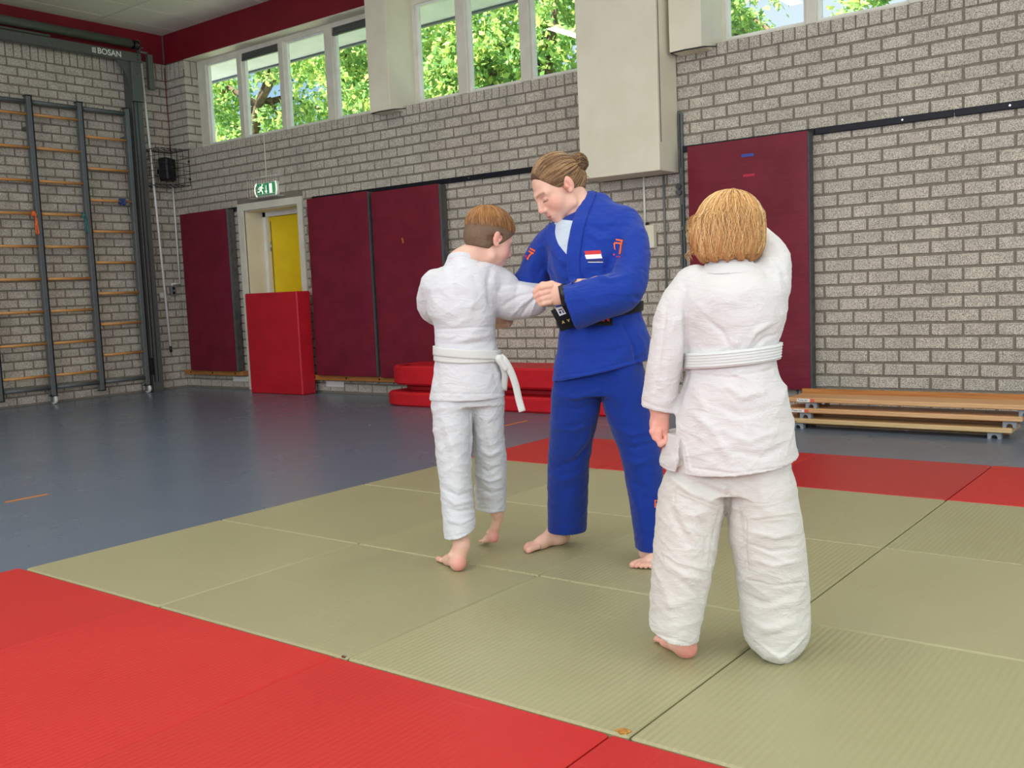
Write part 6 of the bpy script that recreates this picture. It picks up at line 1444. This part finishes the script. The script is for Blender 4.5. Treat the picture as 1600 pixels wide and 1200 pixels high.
for q in range(26):
    a = P(908 + rg.uniform(-4, 4), 272 + rg.uniform(-6, 6), rg.uniform(-0.02, 0.03)); b = a + np.array([rg.uniform(-0.01, 0.03), rg.uniform(-0.02, 0.02), rg.uniform(-0.055, -0.01)])
    mb.tube([a, (a + b) / 2 + np.array([0.008, 0, 0.004]), b], [0.0009, 0.0008, 0.0004], 3, caps=False)
mb.build('loose_strands', MATS['hair_brown'], hb)

# ================================================================== person 3: the child seen from behind
Bb = Figure(2.971, 0.636, 'blond child in white judo suit seen from behind with one arm raised')
P = Bb.P
trB = [Bb.row(412, 1112, 1172, 0.06, 0.02), Bb.row(424, 1092, 1196, 0.085, 0.015), Bb.row(440, 1070, 1215, 0.105, 0.01), Bb.row(465, 1063, 1223, 0.12, 0.0), Bb.row(495, 1066, 1224, 0.125, 0.0), Bb.row(525, 1071, 1217, 0.122, 0.0), Bb.row(545, 1075, 1211, 0.118, 0.0), Bb.row(562, 1076, 1210, 0.117, 0.0), Bb.row(582, 1073, 1213, 0.122, 0.0), Bb.row(610, 1066, 1225, 0.135, 0.0), Bb.row(650, 1049, 1233, 0.145, 0.0), Bb.row(700, 1036, 1240, 0.155, 0.0), Bb.row(752, 1030, 1245, 0.162, 0.0)]
J = Sdf((-0.34, -0.24, 0.48), (0.28, 0.40, 1.28), 0.0036)
J.stack(trB, 0.0)
J.tube([P(1085, 448, 0.0), P(1060, 485, -0.015), P(1046, 540, -0.03), P(1034, 595, -0.035), P(1026, 642, -0.03)], [0.062, 0.064, 0.062, 0.056, 0.052], [0.062, 0.062, 0.056, 0.050, 0.047], (0, 1, 0), 0.022, flat1=True)
J.tube([P(1190, 462, 0.0), P(1205, 432, 0.03), P(1206, 405, 0.09), P(1190, 380, 0.16), P(1165, 358, 0.2)], [0.06, 0.056, 0.052, 0.048, 0.044], [0.066, 0.058, 0.052, 0.046, 0.042], (0, 1, 0), 0.03)
J.plane(P(1030, 640, -0.03), (-0.28, 0, -1), (-0.34, -0.2, P(1030, 640)[2] - 0.06), (P(1056, 640)[0], 0.1, P(1030, 640)[2] + 0.02))
J.plane(P(1140, 744, -0.15), (0.045, 0.15, -1), (-0.28, -0.24, 0.45), (0.28, 0.4, 0.68))
J.stack(trB[-4:], 0.004, 'sub', -0.013, zlo=0.45, zhi=trB[-1][0] + 0.06)
J.tube([P(1027, 632, -0.03), P(1025, 660, -0.03)], [0.044, 0.044], [0.039, 0.039], (0, 1, 0), 0.003, 'sub')
J.chain([P(1063, 690, -0.10), P(1067, 715, -0.105), P(1067, 765, -0.105)], [0.004, 0.012, 0.03], 0.003, 'sub')
J.cap(P(1138, 394, 0.025), P(1138, 408, 0.025), 0.042, 0.038, 0.006, 'sub')
fB = [([(1072, 450), (1070, 480), (1074, 530), (1072, 590), (1058, 640)], 4, -0.012), ([(1060, 450), (1050, 520), (1040, 600)], 5, 0.004), ([(1042, 470), (1034, 540), (1022, 620)], 3, -0.005), ([(1095, 470), (1085, 510)], 8, 0.004), ([(1115, 480), (1110, 520)], 10, -0.003), ([(1140, 545), (1130, 520), (1105, 500)], 4, -0.005), ([(1165, 545), (1180, 520), (1205, 505)], 4, 0.006), ([(1175, 546), (1195, 528), (1215, 522)], 3, -0.005), ([(1150, 545), (1152, 530)], 3, 0.004),
      ([(1078, 583), (1140, 590), (1205, 578)], 2, -0.003, 1), ([(1160, 578), (1150, 586), (1165, 590)], 3, 0.005), ([(1085, 600), (1100, 640), (1095, 700)], 8, 0.004), ([(1130, 600), (1160, 620), (1200, 610)], 6, 0.005), ([(1110, 630), (1160, 650), (1215, 635)], 7, -0.005), ([(1115, 665), (1170, 690), (1225, 670)], 6, 0.005), ([(1140, 700), (1190, 715), (1230, 695)], 6, -0.004), ([(1080, 640), (1120, 680), (1140, 720)], 7, 0.004), ([(1215, 560), (1222, 590)], 4, -0.005),
      ([(1082, 731), (1147, 740), (1240, 728)], 1.6, -0.0028, 1), ([(1004, 626), (1026, 636), (1049, 640)], 1.6, -0.0022, 1), ([(1070, 695), (1078, 735)], 1.8, 0.0025, 1), ([(1060, 694), (1050, 712), (1034, 712)], 1.8, -0.0025, 1), ([(1197, 400), (1215, 425), (1222, 460)], 5, 0.005), ([(1190, 415), (1205, 435)], 5, -0.006), ([(1185, 400), (1170, 412)], 4, -0.006), ([(1108, 418), (1140, 408), (1172, 416)], 1.5, -0.002, 1), ([(1100, 440), (1150, 450), (1200, 445)], 12, 0.003)]
jB, bvB = Bb.cloth('jacket', J, 'gi_offwhite', fB, 0.0030, (28, 75), 0.7)
collar(Bb, 'collar', [Bb.row(394, 1110, 1168, 0.060, 0.02), Bb.row(406, 1106, 1172, 0.068, 0.018), Bb.row(420, 1097, 1184, 0.084, 0.012), Bb.row(432, 1088, 1196, 0.096, 0.01)], 0.011, [(P(1138, 397, -0.05), (0.0, 0.35, 0.94)), (P(1140, 428, -0.08), (0.0, 0.1, -1))], 'gi_offwhite', jB, [([(1100, 413), (1140, 406), (1178, 414)], 1.4, -0.0018, 1), ([(1104, 408), (1140, 401), (1174, 408)], 1.4, -0.0018, 1)])
for p in ([(1150, 410), (1151.2, 410), (1151.2, 414.5), (1150, 414.5)], [(1151.2, 410), (1154, 410.5), (1154, 411.5), (1151.2, 411.2)], [(1151.2, 412), (1155, 412.2), (1155, 413.2), (1151.2, 413)], [(1154, 409.8), (1155.2, 410), (1155.2, 415), (1154, 415)], [(1156, 410.5), (1157.2, 410.5), (1157, 414.8), (1155.8, 414.8)], [(1159.5, 410.6), (1163.5, 410), (1163.5, 411.2), (1159.5, 411.8)], [(1159.5, 411.5), (1160.8, 411.4), (1163.6, 413), (1162.4, 413.4)], [(1159.4, 413.8), (1163.6, 413), (1163.6, 414.4), (1159.4, 415)]):
    Bb.patch('collar_lettering', bvB, p, 'embroider_navy', 0.0075, jB, 3.0)
fBr = lambda z: [float(catmull([r[0] for r in trB], [r[j] for r in trB], z)) for j in (1, 2, 3, 4)]
zb = P(1143, 560, -0.12)[2]
bB = Bb.belt('belt', fBr, zb, (0.010, 0.0), 0.045, 'belt_white', 0.012)
for q in range(5):
    Bb.belt('stitch_row', fBr, zb - 0.016 + 0.008 * q, (0.010, 0.0), 0.0022, 'belt_white', 0.0134).parent = bB
# trousers
lB = [Bb.row(690, 1062, 1138, 0.10, 0.0), Bb.row(735, 1044, 1139, 0.108, -0.005), Bb.row(760, 1033, 1137, 0.115, -0.01), Bb.row(789, 1026, 1134, 0.118, -0.015), Bb.row(830, 1023, 1125, 0.115, -0.025), Bb.row(885, 1018, 1115, 0.11, -0.04), Bb.row(940, 1015, 1104, 0.10, -0.05), Bb.row(985, 1012, 1095, 0.095, -0.055), Bb.row(1030, 1010, 1089, 0.095, -0.06)]
rB = [Bb.row(690, 1136, 1222, 0.10, 0.0), Bb.row(735, 1138, 1232, 0.108, 0.0), Bb.row(760, 1138, 1240, 0.115, 0.0), Bb.row(789, 1138, 1247, 0.118, 0.0), Bb.row(830, 1140, 1254, 0.118, 0.0), Bb.row(893, 1151, 1261, 0.115, 0.005), Bb.row(950, 1157, 1264, 0.112, 0.01), Bb.row(985, 1161, 1264, 0.11, 0.01), Bb.row(1003, 1168, 1258, 0.105, 0.01), Bb.row(1016, 1182, 1246, 0.095, 0.015), Bb.row(1024, 1200, 1232, 0.085, 0.02)]
Tt = Sdf((-0.30, -0.22, 0.0), (0.30, 0.25, 0.72), 0.0036)
Tt.stack(lB, 0.0).stack(rB, 0.02).stack([Bb.row(640, 1078, 1208, 0.10, 0.0), Bb.row(700, 1060, 1222, 0.112, 0.0), Bb.row(765, 1036, 1240, 0.115, 0.0)], 0.02)
Tt.cap(P(1200, 1016, -0.06), P(1217, 1031, -0.085), 0.016, 0.006, 0.03)
Tt.plane(P(1050, 1007, -0.15), (-0.31, 0.1, -1), (-0.30, -0.22, 0.0), (P(1135, 1000)[0], 0.25, 0.22))
Tt.stack(lB[-4:], 0.003, 'sub', -0.010, zlo=0.0, zhi=lB[-2][0] + 0.03)
fT = [([(1137, 760), (1136, 800), (1128, 840)], 4, -0.012), ([(1040, 740), (1080, 770), (1130, 790)], 6, 0.008), ([(1050, 738), (1095, 758), (1134, 775)], 5, -0.007), ([(1035, 770), (1060, 820), (1075, 850)], 6, -0.005), ([(1060, 770), (1124, 797)], 1.7, 0.0025, 1), ([(1054, 770), (1050, 820), (1033, 860)], 1.7, -0.0025, 1), ([(1034, 862), (1060, 880), (1108, 892)], 1.7, 0.0028, 1), ([(1124, 798), (1112, 850), (1108, 890)], 2, -0.003, 1), ([(1040, 880), (1070, 900), (1100, 905)], 5, 0.005), ([(1060, 905), (1090, 930), (1095, 960)], 5, -0.005), ([(1030, 910), (1050, 950), (1045, 990)], 6, 0.004), ([(1070, 820), (1090, 850)], 5, 0.004), ([(1085, 800), (1105, 840), (1100, 880)], 4, -0.004),
      ([(1166, 810), (1205, 806), (1248, 800)], 1.7, 0.0028, 1), ([(1166, 810), (1165, 860), (1168, 890)], 1.7, -0.0025, 1), ([(1165, 905), (1210, 916), (1258, 910)], 1.7, -0.003, 1), ([(1170, 830), (1210, 840), (1250, 832)], 4, 0.005), ([(1170, 850), (1205, 862), (1250, 856)], 3.5, -0.005), ([(1168, 872), (1210, 884), (1250, 876)], 4, 0.005), ([(1160, 925), (1190, 945), (1240, 930)], 6, -0.005), ([(1165, 965), (1200, 985), (1250, 970)], 7, 0.006), ([(1175, 1000), (1205, 1018)], 4, -0.006), ([(1218, 1030), (1240, 1012), (1258, 992)], 3, 0.006), ([(1217, 1028), (1195, 1012), (1175, 998)], 3, 0.006), ([(1150, 770), (1158, 830), (1166, 880)], 5, -0.005), ([(1185, 760), (1200, 800)], 8, 0.004), ([(1012, 986), (1050, 998), (1090, 1010)], 1.6, -0.0022, 1)]
Bb.cloth('trousers', Tt, 'gi_cream', fT, 0.0035, (32, 80), 0.55)
# body
Bd = Sdf((-0.30, -0.20, -0.004), (0.28, 0.34, 1.36), 0.0032)
cB = P(1136, 364, 0.035); BB = basis((-0.52, 0.83, -0.2), (-0.06, 0.16, 0.98)); hs = 0.88
TB = head(Bd, cB, BB, hs)
nb = P(1138, 425, 0.02)
Bd.cap(cB + BB @ np.array([0, -0.03, -0.05]), nb, 0.046, 0.048, 0.02); Bd.cap(cB + BB @ np.array([0, 0.0, -0.06]), nb + np.array([0, 0.03, 0]), 0.044, 0.048, 0.02)
Bd.chain([nb, P(1140, 460, 0), P(1143, 560, 0), P(1140, 700, 0)], [0.06, 0.09, 0.085, 0.09], 0.03)
Bd.chain([P(1090, 720, 0), P(1070, 885, -0.03), P(1058, 1000, -0.05)], [0.065, 0.05, 0.032], 0.02); Bd.chain([P(1190, 720, 0), P(1205, 890, 0.0), P(1215, 985, 0.01)], [0.065, 0.05, 0.032], 0.02)
Bd.chain([P(1085, 455, 0), P(1048, 540, -0.03), P(1028, 630, -0.03), P(1031, 650, -0.03)], [0.045, 0.038, 0.026, 0.022], 0.02)
Bd.chain([P(1190, 460, 0), P(1206, 405, 0.09), P(1165, 358, 0.2), P(1145, 345, 0.2)], [0.045, 0.038, 0.026, 0.024], 0.02)
hn = -0.03
Bd.tube([P(1032, 648, hn), P(1030, 662, hn), P(1031, 676, hn)], [0.018, 0.020, 0.019], [0.026, 0.029, 0.027], (0, 1, 0), 0.01)
for k in range(4):
    y0 = 0.018 - 0.0125 * k; Bd.chain([P(1030 - 2 * (k == 0), 674, hn + y0), P(1029, 687, hn + y0), P(1032, 694, hn + y0), P(1040, 690, hn + y0), P(1041, 682, hn + y0)], [0.0095, 0.009, 0.0088, 0.0085, 0.008], 0.003)
Bd.chain([P(1024, 662, hn - 0.012), P(1020, 674, hn - 0.018), P(1023, 684, hn - 0.018)], [0.011, 0.0095, 0.0085], 0.006)
for k in range(5): Bd.chain([P(1150 - 5 * k, 350, 0.2), P(1132 - 5 * k, 335 + 3 * k, 0.17)], [0.012, 0.008], 0.004)
hl = Bb.local([2.905, 0.520, 0.0]); tl_ = Bb.local([2.728, 0.648, 0.0]); foot(Bd, hl, tl_, P(1066, 1002, -0.055), out=-1)
foot(Bd, P(1222, 1018, 0.0) * np.array([1, 1, 0]), P(1200, 1005, 0.14) * np.array([1, 1, 0]), P(1214, 985, 0.02), out=1)
Bd.plane((0, 0, 0.0012), (0, 0, -1)); V, Q = Bd.mesh(); V = relax(V, Q, 1, 0.4)
sp = face_spots(TB, hs, BB, 0.4) + [(hl + np.array([0, 0, 0.02]), 0.05, PINK, 0.9), ((hl + tl_) / 2, 0.08, PINK, 0.6), (P(1030, 675, hn), 0.06, PINK, 0.6), (tl_, 0.05, PINK, 0.6)]
Bb.part('body', V, Q, 'skin', tint(V, sp))
# chin-length fair hair
Hh = Sdf(cB - 0.17, cB + 0.17, 0.003)
hc = cB + BB @ (np.array([0, -0.02, 0.03]) * hs); hr = np.array([0.098, 0.112, 0.102]) * hs
Hh.ell(hc, hr, BB, 0.0)
Hh.stack([(cB[2] - 0.080, cB[0] - 0.002, cB[1] - 0.02, 0.078, 0.080), (cB[2] - 0.06, cB[0] - 0.002, cB[1] - 0.015, 0.095, 0.092), (cB[2] - 0.02, cB[0], cB[1] - 0.01, 0.104, 0.1), (cB[2] + 0.04, cB[0], cB[1] - 0.005, 0.094, 0.098)], 0.02)
Hh.plane(cB + BB @ (np.array([0, 0.045, 0.0])), BB @ np.array([0.0, 0.92, -0.35]), k=0.01)
V, Q = Hh.mesh(); V = relax(V, Q, 2)
az = np.arctan2(V[:, 1] - cB[1], V[:, 0] - cB[0]); V = V + vnormals(V, Q) * (0.0045 * np.sin(az * 15 + 2.5 * np.sin(V[:, 2] * 38)) + 0.0025 * np.sin(az * 37 + 3 + 2 * np.sin(V[:, 2] * 60)))[:, None]
hb = Bb.part('hair', V, Q, 'scalp_blond')
zend = P(1135, 397, 0)[2]
def dropB(pts, rg):
    p = pts[:, -1]; n = len(p); out = p - cB; out[:, 2] = 0; out /= np.linalg.norm(out, axis=1)[:, None]; tan = np.stack([-out[:, 1], out[:, 0], 0 * out[:, 0]], 1)
    ze = zend + rg.uniform(-0.010, 0.020, n); ph = rg.uniform(0, 6, n); r = []
    for k in range(1, 8):
        t = k / 7; q = p.copy(); q[:, 2] = p[:, 2] + (ze - p[:, 2]) * t; r.append(q + tan * (0.008 * np.sin(ph + 4.5 * t))[:, None])
    return np.stack(r, 1)
def keepB(p):
    q = (p - cB) @ BB
    return (q[:, 1] - 0.05) * 0.92 - q[:, 2] * 0.35 < 0.022
hair_strands(Bb, 'hair_strands', Hh, hc, BB, hr, (0.05, -0.25, 0.97), 0.04, 1.35, 3000, 'hair_blond', 0.0015, 0.008, drop=dropB, seed=9, clump=12, segs=7, parent=hb, keep=keepB, wave=0.06)
mb = MB(); rg = np.random.default_rng(4)
for q in range(60):
    a = P(1082 + rg.uniform(-2, 6), 335 + rg.uniform(0, 60), rg.uniform(0.0, 0.08)); t0 = rg.uniform(0, 6); l = rg.uniform(0.01, 0.035)
    mb.tube([a + np.array([-0.012 * math.sin(k * 0.9) * l / 0.03 - 0.004 * k * l / 0.03, 0.004 * math.sin(t0 + k), -l * k / 4]) for k in range(5)], 0.0006, 3, caps=False)
mb.build('stray_strands', MATS['hair_blond'], hb)
